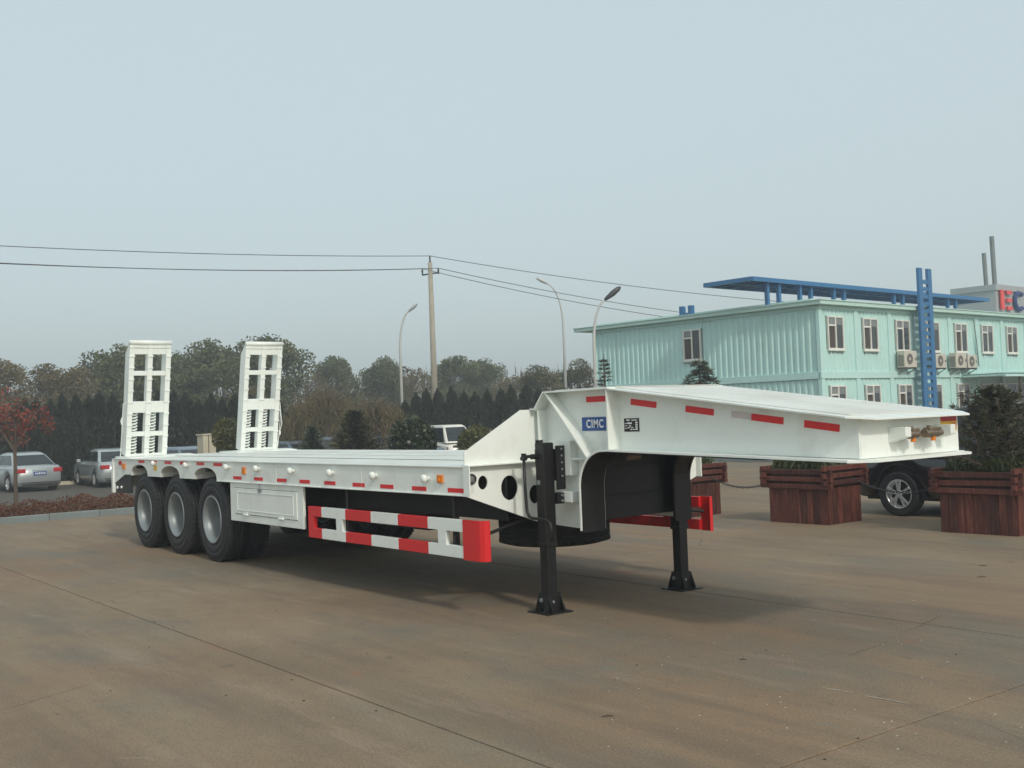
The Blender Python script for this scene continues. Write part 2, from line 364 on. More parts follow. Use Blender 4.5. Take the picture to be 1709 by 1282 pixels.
def circle(cx, cy, r, n=28, r2=None): return [(cx + r * math.cos(2 * math.pi * k / n), cy + (r2 or r) * math.sin(2 * math.pi * k / n)) for k in range(n)]

# ------------------------------------------------------------------ ground
gb = MB(); gb.add([(-390, -390, -.012), (390, -390, -.012), (390, 390, -.012), (-390, 390, -.012)], [(0, 1, 2, 3)])
# cut the ground round the lower parking lot: four sheets instead of one
gb = MB()
for x0, x1, y0, y1 in ((-9.9, 390, -390, 390), (-390, -62, -390, 390), (-62, -9.9, -390, -40), (-62, -9.9, 19.5, 390)):
    gb.add([(x0, y0, -.012), (x1, y0, -.012), (x1, y1, -.012), (x0, y1, -.012)], [(0, 1, 2, 3)])
ground = tag(gb.build('ground', 'yard'), kind='structure')
jb = MB(); jb.add([(-9.7, -24, -.009), (30, -24, -.009), (30, 60, -.009), (-9.7, 60, -.009)], [(0, 1, 2, 3)])
jb.build('joint_bed', 'joint', ground)
xs = [-9.6, -2.7, 3.83, 10.35, 16.9, 23.4, 30]; ys = [-23.7, -19.4, -15.1, -10.8, -6.45, -2.1, 2.25, 6.6, 10.95, 15.3, 19.65, 24.0, 28.35, 32.7, 37.05, 41.4, 45.75, 50.1, 54.5, 59.9]
rnd = random.Random(3)
slabs = {}
for i in range(len(xs) - 1):
    for j in range(len(ys) - 1):
        wx = round(xs[i + 1] - xs[i], 2); wy = round(ys[j + 1] - ys[j], 2); g = .006
        if (wx, wy) not in slabs:
            b = MB(); e = .012; ax, ay = wx / 2 - g, wy / 2 - g
            b.add([(-ax, -ay, -.008), (ax, -ay, -.008), (ax, ay, -.008), (-ax, ay, -.008), (-ax, -ay, -.003), (ax, -ay, -.003), (ax, ay, -.003), (-ax, ay, -.003),
                   (-ax + e, -ay + e, 0), (ax - e, -ay + e, 0), (ax - e, ay - e, 0), (-ax + e, ay - e, 0)],
                  [(0, 1, 5, 4), (1, 2, 6, 5), (2, 3, 7, 6), (3, 0, 4, 7), (4, 5, 9, 8), (5, 6, 10, 9), (6, 7, 11, 10), (7, 4, 8, 11), (8, 9, 10, 11)])
            slabs[(wx, wy)] = b.mesh('concrete_slab', 'yard')
        o = bpy.data.objects.new('concrete_slab', slabs[(wx, wy)]); COL.objects.link(o); o.parent = ground
        o.location = ((xs[i] + xs[i + 1]) / 2, (ys[j] + ys[j + 1]) / 2, rnd.uniform(-.0008, .0008))
pb = MB(); pb.add([(-62, -40, -.35), (-15.2, -40, -.35), (-15.2, 19.5, -.35), (-62, 19.5, -.35)], [(0, 1, 2, 3)])
pb.add([(-62, -40, -.35), (-62, -40, -.012), (-62, 19.5, -.012), (-62, 19.5, -.35)], [(0, 1, 2, 3)])
pb.add([(-62, 19.5, -.35), (-15.2, 19.5, -.35), (-9.9, 19.5, -.012), (-62, 19.5, -.012)], [(0, 1, 2, 3)])
tag(pb.build('parking_lot', 'asphalt'), kind='structure')
sb = MB(); sb.add([(-15.2, -40, -.35), (-9.9, -40, .02), (-9.9, 19.5, .02), (-15.2, 19.5, -.35)], [(0, 1, 2, 3)])
tag(sb.build('planting_bed', 'soil'), kind='structure')
# kerb of separate stones
kr = empty('kerb', (-9.8, 0, 0), kind='structure')
kbm = MB(); kbm.box(-.06, .06, -.498, .498, -.1, .125)
k0 = kbm.build('kerb_stone', 'kerb', kr, (0, -9, 0), bevel=.012)
for i in range(1, 27): share(k0, kr, (rnd.uniform(-.006, .006), -9 + i, rnd.uniform(-.006, .004)), (0, 0, rnd.uniform(-.006, .006)))
# far kerb by the building
kr2 = empty('kerb', (-10.6, 22, 0), kind='structure')
for i in range(14): share(k0, kr2, (-i * 1.0 + 2, 0.25 * math.sin(i * .2), 0), (0, 0, math.pi / 2))

# ------------------------------------------------------------------ the trailer
T = empty('semi_trailer', (0, 0, 0), label='white low-bed semi-trailer with raised gooseneck and two upright loading ramps', cat='trailer')
ZD = 1.32; ZR = 1.065; W = 2.92; XR = -3.95; XF = 5.86
def arch(cx, hw, top, n=12): return [(cx - hw * math.cos(math.pi * k / n), ZR + (top - ZR) * math.sin(math.pi * k / n) ** .75) for k in range(n + 1)]
archs = [(-2.76, .37, 1.235), (-1.47, .38, 1.232), (-.165, .39, 1.228)]
def side_poly():
    p = [(XR, .78), (XR, ZD - .015), (XF, ZD - .015), (XF, ZR)]
    for a in reversed(archs): p += list(reversed(arch(*a)))
    p += [(-3.16, ZR + .01), (-3.42, ZR + .01), (XR + .03, .93), (XR + .03, .78)]
    return p
knobs = [-2.03, -.755, .634, 1.53, 2.45, 3.39, 4.3, 5.25]
def rail(y, s):
    """s=+1: near rail (face towards -y), -1 far rail"""
    r = MB(); r.sheet([side_poly()], 1, y + s * .018, y + s * .028)
    o = r.build('side_rail', 'white', T)
    f = MB(); f.box(XR, XF, min(y, y + s * .10), max(y, y + s * .10), ZD - .014, ZD); f.box(.25, XF, min(y, y + s * .07), max(y, y + s * .07), ZR - .012, ZR)
    f.build('rail_flange', 'white', o, bevel=.003)
    for a in archs:
        l = MB(); l.strip(arch(*a), min(y + s * .03, y + s * .42), max(y + s * .03, y + s * .42), -.006); l.build('wheel_arch_liner', 'white', o, smooth=False)
    kn = None
    for i, x in enumerate(knobs):
        z = [1.262, 1.252, 1.243, 1.238, 1.226, 1.222, 1.21, 1.20][i]
        if kn is None:
            b = MB(); b.lathe([(0, -.055), (.022, -.055), (.036, -.045), (.040, -.028), (.036, -.012), (.020, -.004), (.020, .018)], (0, 0, 0), 1, 16)
            kn = b.build('rope_hook', 'white', o, (x, y, z), smooth=True)
            if s < 0: kn.scale = (1, -1, 1)
        else: share(kn, o, (x, y, z))
    return o
nr = rail(0, 1); fr = rail(W, -1)
st = MB(); st.box(-.13, .13, -.0015, .0015, -.02, .02); s0 = None
for i, (x, z, wd) in enumerate([(-2.646, 1.281, .26), (-2.125, 1.279, .26), (-1.533, 1.277, .26), (-.93, 1.275, .26), (-.32, 1.274, .26), (.271, 1.270, .28),
        (.886, 1.112, .25), (1.507, 1.112, .25), (2.147, 1.111, .25), (2.725, 1.110, .25), (3.317, 1.109, .25), (3.939, 1.106, .25), (4.5, 1.104, .25), (5.092, 1.102, .25), (5.70, 1.102, .25)]):
    if s0 is None: s0 = st.build('reflective_strip', 'refred', T, (x, .0165, z)); s0.scale = (wd / .26, 1, 1)
    else: share(s0, T, (x, .0165, z), scale=(wd / .26, 1, 1))
def marker(x, y, z, w, h, m, n='marker_lamp', t=.02, par=T, bev=.004):
    b = MB(); b.box(-w / 2, w / 2, -t, 0, -h / 2, h / 2); return b.build(n, m, par, (x, y, z), bevel=bev)
a = marker(5.465, .018, 1.20, .085, .075, 'orange'); b = MB(); b.box(-.015, .015, -.035, -.02, -.02, .01); b.build('lamp_clip', 'orange', a)
marker(1.10, .018, 1.205, .085, .085, 'orange'); marker(-2.05, .0165, 1.19, .13, .07, 'amber', 'yellow_sticker', .002, bev=0)
marker(-3.45, .018, 1.20, .12, .09, 'orange'); marker(-3.62, .018, 1.25, .10, .06, 'taillight', 'side_lamp')
# deck: tread plates with seams between them
dp = MB(); px = [XR + .02, -2.0, -.2, 1.6, 3.4, 5.2, XF]; py = [.102, .79, 1.46, 2.13, W - .102]
first = {}
for i in range(len(px) - 1):
    for j in range(4):
        k = (round(px[i + 1] - px[i], 3), round(py[j + 1] - py[j], 3))
        if k not in first:
            b = MB(); b.box(-k[0] / 2 + .002, k[0] / 2 - .002, -k[1] / 2 + .004, k[1] / 2 - .004, -.012, 0); first[k] = b.build('deck_plate', 'treaddeck', T, bevel=.002)
            o = first[k]
        else: o = share(first[k], T)
        o.location = ((px[i] + px[i + 1]) / 2, (py[j] + py[j + 1]) / 2, ZD + [.002, .006, .006, .002][j])
b = MB()
for y in (.79, 1.46, 2.13): b.box(XR + .3, XF - .05, y - .03, y + .03, ZD + .007, ZD + .011)
b.build('deck_runner', 'white', T, bevel=.003)
b = MB(); b.box(XR, XF, .03, W - .03, ZD - .04, ZD - .016); b.build('deck_underlay', 'white', T)
# plates in front of the ramps
for y0, y1 in ((.06, 1.12), (1.80, 2.86)):
    b = MB(); b.sheet([[(-4.02, 1.30), (-4.02, 1.345), (-3.6, 1.352), (-3.25, 1.333), (-3.25, 1.325), (-3.25, 1.30)]], 1, y0, y1); b.build('ramp_base_plate', 'white', T, bevel=.003)
# rear beam
b = MB(); b.box(XR - .06, XR - .002, 0, W, .90, 1.27); b.sheet([[(XR - .08, .775), (XR - .08, 1.25), (XR - .02, 1.31), (XR, 1.31), (XR, .775)]], 1, -.004, .03)
b.sheet([[(XR - .08, .775), (XR - .08, 1.25), (XR - .02, 1.31), (XR, 1.31), (XR, .775)]], 1, W - .03, W + .004); b.build('rear_beam', 'white', T, bevel=.004)
b = MB(); b.sheet([[(XR - .04, .775), (XR - .04, .93), (-3.46, ZR + .005), (-3.16, ZR + .005), (-3.16, .79)]], 1, .03, .045); o = b.build('mudguard_plate', 'black', T)
for x, z in ((-3.82, .86), (-3.62, .87)):
    c = MB(); c.lathe([(0, -.02), (.018, -.02), (.022, -.008), (.022, 0)], (x, .03, z), 1, 10); c.build('bolt', 'white', o)
# underframe
b = MB()
for y in (.86, 2.02):
    b.box(-3.7, 5.88, y - .01, y + .01, .78, ZD - .045); b.box(-3.7, 5.88, y - .07, y + .07, .765, .78)
o = b.build('main_beam', 'chassis', T)
b = MB()
x = -3.5
while x < 5.8:
    b.box(x - .03, x + .03, .05, W - .05, ZD - .15, ZD - .041); x += .55
b.build('cross_member', 'chassis', T); b = MB()
b.box(.7, 5.84, .47, .49, .80, ZD - .05); b.box(.7, 5.84, W - .49, W - .47, .80, ZD - .05); b.box(2.7, 4.4, .55, .85, .62, 1.0); b.build('inner_beam', 'chassis', T)
for x in (0, -1.31, -2.62):
    b = MB(); b.tube([(x, .35, .55), (x, W - .35, .55)], .065, 12); b.box(x - .09, x + .09, .8, 1.0, .55, .8); b.box(x - .09, x + .09, W - 1.0, W - .8, .55, .8); b.build('axle', 'chassis', T)
b = MB(); b.tube([(1.3, 1.46, .80), (2.7, 1.46, .80)], .16, 16); b.build('air_tank', 'chassis', T)
b = MB()
for yy in (.92, 1.98):
    for x0, x1 in ((-3.25, -1.95), (-1.95, -.65), (-.65, .65)):
        pts = [(x0 + (x1 - x0) * t / 8, yy, .72 - .16 * math.sin(math.pi * t / 8)) for t in range(9)]
        for q in range(3): b.strip([(p[0], p[2] + q * .02) for p in pts], yy - .04, yy + .04, .014)
b.build('leaf_spring', 'chassis', T)
# wheels (dual), rims deep dished
def wheel_proto():
    t = MB(); R = .555; w_ = .262
    prof = [(.295, .012), (.312, .004), (.330, .002), (.333, .008), (.340, .008), (.343, .001), (.40, -.002), (.43, -.001), (.432, .004), (.438, .004), (.44, .0), (.47, .005), (.495, .010), (.498, .016), (.505, .016), (.515, .018), (.540, .036), (.551, .05)]
    groove = []
    for a_, b_ in ((.05, .085), (.085, .098), (.098, .125), (.125, .137), (.137, .164), (.164, .177), (.177, .212)): groove.append((a_, b_))
    pr = prof[:]
    for i, (a_, b_) in enumerate(groove):
        rr = R if i % 2 == 0 else R - .012
        pr += [(rr, a_ + .001), (rr, b_ - .001)]
    pr += [(.551, .212), (.540, .226), (.515, .244), (.47, .256), (.40, .262), (.33, .258), (.295, .25)]
    t.lathe(pr, (0, 0, 0), 1, 56)
    # shoulder lugs
    for k in range(56):
        th = 2 * math.pi * k / 56; c_, s_ = math.cos(th), math.sin(th)
        for yy in (.028, .212):
            u = Vector((c_, 0, s_)); v = Vector((-s_, 0, c_))
            vs = []
            for dr in (.525, .557):
                for dy in (0, .022):
                    for dt in (-.011, .011): vs.append(u * dr + v * dt + Vector((0, yy + dy, 0)))
            t.add(vs, [(0, 1, 3, 2), (4, 6, 7, 5), (0, 4, 5, 1), (1, 5, 7, 3), (3, 7, 6, 2), (2, 6, 4, 0)])
    r = MB(); r.lathe([(.293, .010), (.310, .004), (.312, -.004), (.302, -.008), (.290, -.002), (.284, .016), (.272, .03), (.262, .05), (.252, .12), (.246, .20), (.235, .225), (.15, .23), (.11, .22), (.0, .22)], (0, 0, 0), 1, 48)
    h = MB(); h.lathe([(0, .13), (.06, .132), (.085, .145), (.09, .2), (.10, .22)], (0, 0, 0), 1, 24)
    for k in range(10):
        th = 2 * math.pi * k / 10; h.tube([(.17 * math.cos(th), .225, .17 * math.sin(th)), (.17 * math.cos(th), .19, .17 * math.sin(th))], .015, 6)
    return t.mesh('tyre', 'rubber', True), r.mesh('rim', 'galv', True), h.mesh('hub', 'galv', True)
TY, RM, HB = wheel_proto()
def wheel(x, y, flip, hub=True, z=.55, roll=0):
    e = bpy.data.objects.new('wheel', None); COL.objects.link(e); e.parent = T; e.location = (x, y, z); e.rotation_euler = (0, roll, math.pi if flip else 0); e.empty_display_size = .1
    for n, me in (('tyre', TY), ('rim', RM)) + ((('hub', HB),) if hub else ()):
        o = bpy.data.objects.new(n, me); COL.objects.link(o); o.parent = e
    return e
for x in (0, -1.30, -2.60):
    wheel(x, .03, False, roll=x); wheel(x, .62, True, False, roll=x * 2)
    wheel(x, W - .03, True, roll=x * 3); wheel(x, W - .62, False, False, roll=x * 5)
# spare wheel hung flat under the neck
e = bpy.data.objects.new('spare_wheel', None); COL.objects.link(e); e.parent = T; e.location = (5.3, 1.46, .735); e.rotation_euler = (-math.pi / 2, 0, 0); e.empty_display_size = .1
for n, me in (('tyre', TY), ('rim', RM)):
    o = bpy.data.objects.new(n, me); COL.objects.link(o); o.parent = e
b = MB(); b.box(5.25, 5.35, .8, 2.12, .76, .80); b.tube([(5.3, 1.46, .55), (5.3, 1.46, .8)], .02, 8); b.build('spare_wheel_carrier', 'chassis', T)
# transverse front web with lightening holes
yz = [(0, ZD - .002), (0, ZR - .01), (.77, .775), (.87, .74), (2.05, .74), (2.15, .775), (W, ZR - .01), (W, ZD - .002)]
holes = [circle(.19, 1.165, .052, 24, .062), circle(.485, 1.10, .095, 28, .112), circle(.775, 1.02, .065, 24, .085)]
holes += [[(W - y, z) for y, z in h] for h in holes]
b = MB(); b.sheet([yz] + holes, 0, 5.868, 5.88); fwb = b.build('front_web', 'white', T)
b = MB()
for sg, y0, y1 in ((1, -.004, .885), (-1, W - .885, W + .004)): b.box(5.86, 5.945, y0, y1, ZD - .004, ZD + .010)
b.build('web_flange', 'white', fwb, bevel=.003)
b = MB()
b.box(5.86, 5.95, -.006, .006, ZR - .012, ZD - .004); b.box(5.86, 5.95, W - .006, W + .006, ZR - .012, ZD - .004); b.build('corner_stiffener', 'white', fwb)
for y, z, m in ((.062, 1.205, 'lens'),):
    b = MB(); b.lathe([(0, .018), (.016, .018), (.022, .015), (.034, .014), (.036, .012), (.036, 0)], (5.88, y, z), 0, 24); o = b.build('position_lamp', m, T, smooth=True)
    b = MB(); b.lathe([(.034, .026), (.044, .024), (.047, .012), (.047, 0)], (5.88, y, z), 0, 24); b.build('lamp_ring', 'plastic', o, smooth=True)
b = MB(); b.lathe([(0, .004), (.032, .004), (.034, 0)], (5.88, .062, 1.11), 0, 20); b.build('white_reflector', 'frame', T)
# bulkhead sheet rising to the neck
b = MB(); b.sheet([[(0, ZD + .010), (0, 1.445), (.03, 1.46), (.645, 1.80), (W - .645, 1.80), (W - .03, 1.46), (W, 1.445), (W, ZD + .010)]], 0, 5.868, 5.878); b.build('bulkhead', 'white', T)
b = MB(); b.box(5.879, 5.885, .785, .795, ZD + .012, 1.795); b.build('weld_seam', 'white', T)
b = MB(); b.box(5.84, 5.868, .05, .62, ZD + .004, ZD + .09); b.box(5.84, 5.868, W - .62, W - .05, ZD + .004, ZD + .09); b.build('deck_front_ledge', 'white', T, bevel=.004)
b = MB()
for x in (2.0, 4.0, 6.0):
    if x < 5.8: b.tube([(x, .0165, ZR + .006), (x, .0165, ZD - .02)], .0022, 5)
b.build('rail_weld', 'white', T)
# gooseneck webs
def curve():
    p = []
    for k in range(13):
        th = math.pi * .5 + math.pi * .5 * k / 12 - R_(1.5) * (1 - k / 12)
        p.append((6.87 + .33 * math.cos(th), 1.103 + .33 * math.sin(th)))
    return p
cv = curve()
web = [(5.88, .745), (5.88, 1.795), (5.955, 1.795), (6.09, 1.947), (6.955, 1.947), (9.33, 1.652), (9.33, 1.366)] + [(x, z) for x, z in cv] + [(6.54, .72)]
for y0, y1 in ((.88, .892), (2.088, 2.10)):
    b = MB(); b.sheet([web], 1, y0, y1); b.build('gooseneck_web', 'white', T)
GY0, GY1, CH = .743, 2.178, .143
path = [(9.326, 1.362)] + cv + [(6.54, .725)]
for ya, yb in ((GY0, 1.03), (1.89, 2.12)):
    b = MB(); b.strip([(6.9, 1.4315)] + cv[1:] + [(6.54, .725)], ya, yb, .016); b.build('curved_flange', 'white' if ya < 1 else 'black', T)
b = MB(); b.strip([(9.326, 1.362), (6.9, 1.4345)], GY0, GY1, .016); b.sheet([[(9.326, GY0), (9.469, GY0 + CH), (9.469, GY1 - CH), (9.326, GY1)]], 2, 1.343, 1.3595)
b.build('bottom_flange', 'white', T, smooth=False)
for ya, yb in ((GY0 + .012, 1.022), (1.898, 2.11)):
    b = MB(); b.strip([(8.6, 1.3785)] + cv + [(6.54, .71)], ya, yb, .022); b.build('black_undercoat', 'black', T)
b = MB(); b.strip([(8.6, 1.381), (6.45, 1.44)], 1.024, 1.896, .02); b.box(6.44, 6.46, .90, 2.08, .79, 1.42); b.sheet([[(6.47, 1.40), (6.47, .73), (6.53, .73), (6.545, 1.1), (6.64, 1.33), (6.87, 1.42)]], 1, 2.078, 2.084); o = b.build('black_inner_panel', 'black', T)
b = MB()
for z in (1.25, .99): b.box(6.461, 6.475, 1.05, 1.87, z, z + .014)
b.box(6.461, 6.468, 1.05, 1.064, .83, 1.3); b.box(6.461, 6.468, 1.856, 1.87, .83, 1.3); b.build('pressing_rib', 'chassis', o)
b = MB(); b.tube([(6.6, 1.25, 1.345), (6.6, 1.42, 1.345)], .035, 12); b.build('brown_grommet', 'brass', o)
b = MB(); b.box(6.2, 6.43, .95, 1.97, .80, 1.3); b.build('neck_inner_beam', 'chassis', T)
# top plate of the neck
b = MB(); b.strip([(5.948, 1.79), (6.084, 1.945), (6.955, 1.947)], GY0, GY1, .014); b.build('neck_rear_plate', 'white', T, bevel=0)
def ztop(x): return 1.9535 + (1.6407 - 1.9535) * (x - 6.955) / (9.469 - 6.955)
tp = []
for ya, yb in ((GY0, GY1),):
    n = 0; vs = []; ring = [(6.955, ya), (9.326, ya), (9.469, ya + CH), (9.469, yb - CH), (9.326, yb), (6.955, yb)]
    vs = [(x, y, ztop(x) - .014) for x, y in ring] + [(x, y, ztop(x)) for x, y in ring]
    b = MB(); b.add(vs, [(0, 1, 2, 3, 4, 5), (6, 7, 8, 9, 10, 11)] + [(i, (i + 1) % 6, (i + 1) % 6 + 6, i + 6) for i in range(6)]); b.build('neck_top_plate', 'white', T, bevel=.002)
xsn = [6.0, 6.97, 7.6, 8.23, 8.86, 9.30]
for i in range(len(xsn) - 1):
    for ya, yb in ((GY0 + .10, 1.457), (1.463, GY1 - .06)):
        x0, x1 = xsn[i] + .003, xsn[i + 1] - .003
        if i == 0: x0 = 6.14
        zt = (lambda x: 1.961) if i == 0 else ztop
        vs = [(x, y, zt(x) + dz) for dz in (.001, .007) for x, y in ((x0, ya), (x1, ya), (x1, yb), (x0, yb))]
        b = MB(); b.add(vs, [(0, 3, 2, 1), (4, 5, 6, 7), (0, 1, 5, 4), (1, 2, 6, 5), (2, 3, 7, 6), (3, 0, 4, 7)]); b.build('tread_panel', 'tread', T)
b = MB(); b.sheet([[(.892, 1.364), (.892, 1.652), (2.088, 1.652), (2.088, 1.364)]], 0, 9.322, 9.334); bol = b.build('front_plate', 'white', T)
b = MB(); b.tube([(8.75, 1.46, 1.30), (8.75, 1.46, 1.36)], .04, 12); b.build('kingpin', 'chassis', T)
# ribs on the webs
for s, yo in ((1, GY0), (-1, GY1)):
    yi = yo + s * .137
    b = MB(); b.box(6.93, 6.944, min(yo + s * .004, yi), max(yo + s * .004, yi), 1.434, 1.947); b.build('vertical_rib', 'white', T)
    b = MB(); a_ = Vector((6.11, 0, 1.945)); c_ = Vector((6.66, 0, 1.355)); d_ = (c_ - a_).normalized(); n_ = Vector((-d_.z, 0, d_.x)) * .007
    vs = [p + n_ * q + Vector((0, yy, 0)) for yy in (yo + s * .006, yi) for p in (a_, c_) for q in (-1, 1)]
    b.add(vs, [(0, 1, 3, 2), (4, 6, 7, 5), (0, 4, 5, 1), (1, 5, 7, 3), (3, 7, 6, 2), (2, 6, 4, 0)]); b.build('diagonal_rib', 'white', T)
    b = MB(); b.strip([(5.882, 1.80), (5.948, 1.798)], min(yo, yi), max(yo, yi), .01); b.box(5.95, 5.965, min(yi - s * .1, yi), max(yi - s * .1, yi), 1.33, 1.79); b.build('rear_rib', 'white', T)
# neck strips: sloping with the top edge
def slope_strip(x, z, L, n='reflective_strip', m='refred', h=.050, slope=-.124):
    b = MB(); b.box(-L / 2, L / 2, -.0015, .0015, -h / 2, h / 2); o = b.build(n, m, T, (x, .8785, z)); o.rotation_euler = (0, math.atan(-slope), 0); return o
slope_strip(6.665, 1.868, .27, slope=0)
for x, z, L in ((7.25, 1.812, .305), (7.877, 1.735, .30), (8.548, 1.655, .30), (9.03, 1.595, .30)): slope_strip(x, z, L, h=.052)
slope_strip(8.30, 1.688, .19, 'faded_strip', 'faded', .05)
b = MB(); b.box(-.158, .158, -.002, .002, -.060, .060); sg = b.build('logo_panel', 'blue', T, (6.622, .877, 1.652))
text('lettering', 'CIMC', .100, 'letter', sg, (.016, -.0035, -.002), (math.pi / 2, 0, 0),   .0012, .0022, .85)
b = MB(); b.box(-.09, .09, -.002, .002, -.056, .056); pl = b.build('data_plate', 'black', T, (7.10, .877, 1.635))
b = MB()
for x0, x1, z0, z1 in ((-.06, -.02, .036, .046), (0, .07, .036, .044), (-.05, .005, .008, .022), (.048, .075, .012, .026), (.048, .075, -.006, .006), (.048, .075, -.024, -.012), (.048, .075, -.042, -.030),
                       (-.03, -.005, -.012, -.003), (-.045, -.02, -.026, -.018), (-.005, .02, -.026, -.018), (-.015, .01, -.042, -.034), (.02, .042, -.042, -.034), (-.08, -.055, .01, .016), (-.08, -.055, -.01, -.004), (-.08, -.05, -.03, -.025)):
    b.box(x0, x1, -.0035, -.002, z0, z1)
b.build('plate_printing', 'letter', pl)
# front sticker
b = MB(); b.box(0, .002, -.105, .105, -.055, .055); fs = b.build('warning_sticker', 'amber', T, (9.334, 1.972, 1.570))
b = MB(); b.box(.002, .0035, -.105, .105, .018, .055); b.build('red_band', 'taillight', fs)
b = MB()
for z in (.004, -.008, -.020, -.032, -.044): b.box(.002, .003, .035, .10, z, z + .005)
b.build('printed_lines', 'red', fs)
# boxes and air couplings on the front plate
for y, w_ in ((1.215, .07), (1.775, .065)):
    b = MB(); vs = []
    for yy in (y, y + w_): vs += [(9.334, yy, 1.46), (9.334, yy, 1.568), (9.47, yy, 1.568), (9.47, yy, 1.50)]
    b.add(vs, [(0, 1, 2, 3), (4, 7, 6, 5), (0, 4, 5, 1), (1, 5, 6, 2), (2, 6, 7, 3), (3, 7, 4, 0)]); b.build('coupling_bracket', 'white', bol, bevel=.004)
def coupling(y, L):
    e = bpy.data.objects.new('air_coupling', None); COL.objects.link(e); e.parent = T; e.location = (9.43, y, 1.515); e.empty_display_size = .05
    b = MB(); b.tube([(0, 0, 0), (0, L * .35, 0), (0, L * .36, 0), (0, L * .7, 0), (0, L, 0)], [.032, .036, .028, .034, .022], 14); b.tube([(0, L * .3, .03), (0, L * .3, .055)], .018, 10); b.box(-.02, .03, L * .1, L * .8, .02, .04); b.build('coupling_body', 'brass', e, bevel=.003)
    b = MB(); b.tube([(.0, L * .5, -.02), (.0, L * .5, -.055)], .018, 10); b.build('coupling_port', 'orange', e)
    b = MB(); b.tube([(-.09, L * .7, -.01), (-.03, L * .7, -.01)], .02, 10); b.build('coupling_pipe', 'brass', e)
coupling(1.30, .13); coupling(1.50, .22)
# landing legs
def leg(y, s):
    e = bpy.data.objects.new('landing_leg', None); COL.objects.link(e); e.parent = T; e.location = (6.22, y, 0); e.empty_display_size = .1
    h = .06
    b = MB(); b.box(-h, h, -h, h, .60, 1.50); b.build('outer_tube', 'black', e, bevel=.008)
    b = MB(); b.box(-.052, .052, -.052, .052, .02, .62); b.build('inner_tube', 'black', e, bevel=.006)
    b = MB(); b.box(-.066, .066, -.066, .066, .585, .615); b.build('collar', 'black', e, bevel=.004)
    f = MB(); g = .145; f.box(-g, g, -g, g, 0, .012)
    for sx in (-1, 1):
        f.sheet([[(-.062, .17), (.062, .17), (g - .02, .012), (-g + .02, .012)]], 1, sx * .066 - .004, sx * .066 + .004)
        f.sheet([[(-.062, .17), (.062, .17), (g - .02, .012), (-g + .02, .012)]], 0, sx * .066 - .004, sx * .066 + .004)
    ft = f.build('foot', 'black', e)
    b = MB(); b.lathe([(0, -.012), (.02, -.012), (.02, 0)], (-.03, -.07, .11), 1, 12); b.lathe([(0, .012), (.012, .012), (.012, 0)], (.07, -.02, .10), 0, 10); b.build('pivot_pin', 'galv', ft)
    c = MB(); c.tube([(-.03, -.03 * s, 1.5), (-.03, -.03 * s, 1.525)], .035, 14); c.build('top_cap', 'black', e)
    # bolted mounting plate and bracket to the neck web
    b = MB(); b.box(.085, .097, *sorted((s * .055, s * .155)), 1.08, 1.47); b.box(-.02, .085, *sorted((s * .061, s * .125)), 1.16, 1.44); mp = b.build('mounting_plate', 'black', e, bevel=.002)
    for z in (1.20, 1.26, 1.32, 1.38, 1.44):
        c = MB(); c.lathe([(0, .010), (.009, .009), (.010, 0)], (.097, s * .115, z), 0, 8); c.build('bolt', 'galv', mp)
    b = MB(); y0, y1 = sorted((s * .156, s * .252)); b.box(-.12, .17, y0, y1, 1.20, 1.51); b.build('upper_bracket', 'white', e, bevel=.004)
    b = MB(); y0, y1 = sorted((s * .13, s * .25)); b.box(-.05, .20, y0, y1, .965, 1.06); b.build('lower_bracket', 'white', e, bevel=.004)
    b = MB(); y0, y1 = sorted((s * .055, s * .13)); b.box(-.02, .10, y0, y1, .955, 1.05); lp = b.build('lower_mounting_plate', 'black', e, bevel=.002)
    for z in (.98, 1.03):
        c = MB(); c.lathe([(0, .02), (.010, .018), (.011, 0)], (.10, s * .10, z), 0, 8); c.build('bolt', 'galv', lp)
    c = MB(); c.tube([(.17, s * .19, 1.345), (.34, s * .21, 1.345)], .014, 10); c.build('cross_shaft', 'white', e)
    return e
ln = leg(.63, 1); lf = leg(W - .63, -1)
# crank on the near leg
b = MB(); b.tube([(-.04, -.06, 1.38), (-.04, -.12, 1.38)], .024, 12); b.tube([(-.04, -.11, 1.385), (-.10, -.14, 1.38)], .016, 10)
b.box(-.055, -.025, -.065, -.06, 1.32, 1.44); b.build('gearbox_stub', 'black', ln, bevel=.002)
b = MB()
for q in (-.018, .018): b.tube([(-.12 + q, -.14, 1.35), (-.12 + q, -.14, 1.41)], .012, 8)
b.tube([(-.15, -.14, 1.365), (-.09, -.14, 1.365)], .02, 10); b.build('crank_joint', 'black', ln)
b = MB(); b.tube([(-.12, -.14, 1.36), (-.115, -.14, 1.1), (-.105, -.14, .93), (-.095, -.14, .885), (-.07, -.14, .853), (-.03, -.14, .84), (.10, -.14, .838), (.19, -.14, .828), (.222, -.14, .80), (.232, -.14, .76), (.234, -.14, .65)], .0135, 10)
b.build('crank_handle', 'black', ln, smooth=True)
b = MB(); b.box(-.045, .0, -.0625, -.060, 1.13, 1.17); b.build('maker_plate', 'galv', ln)
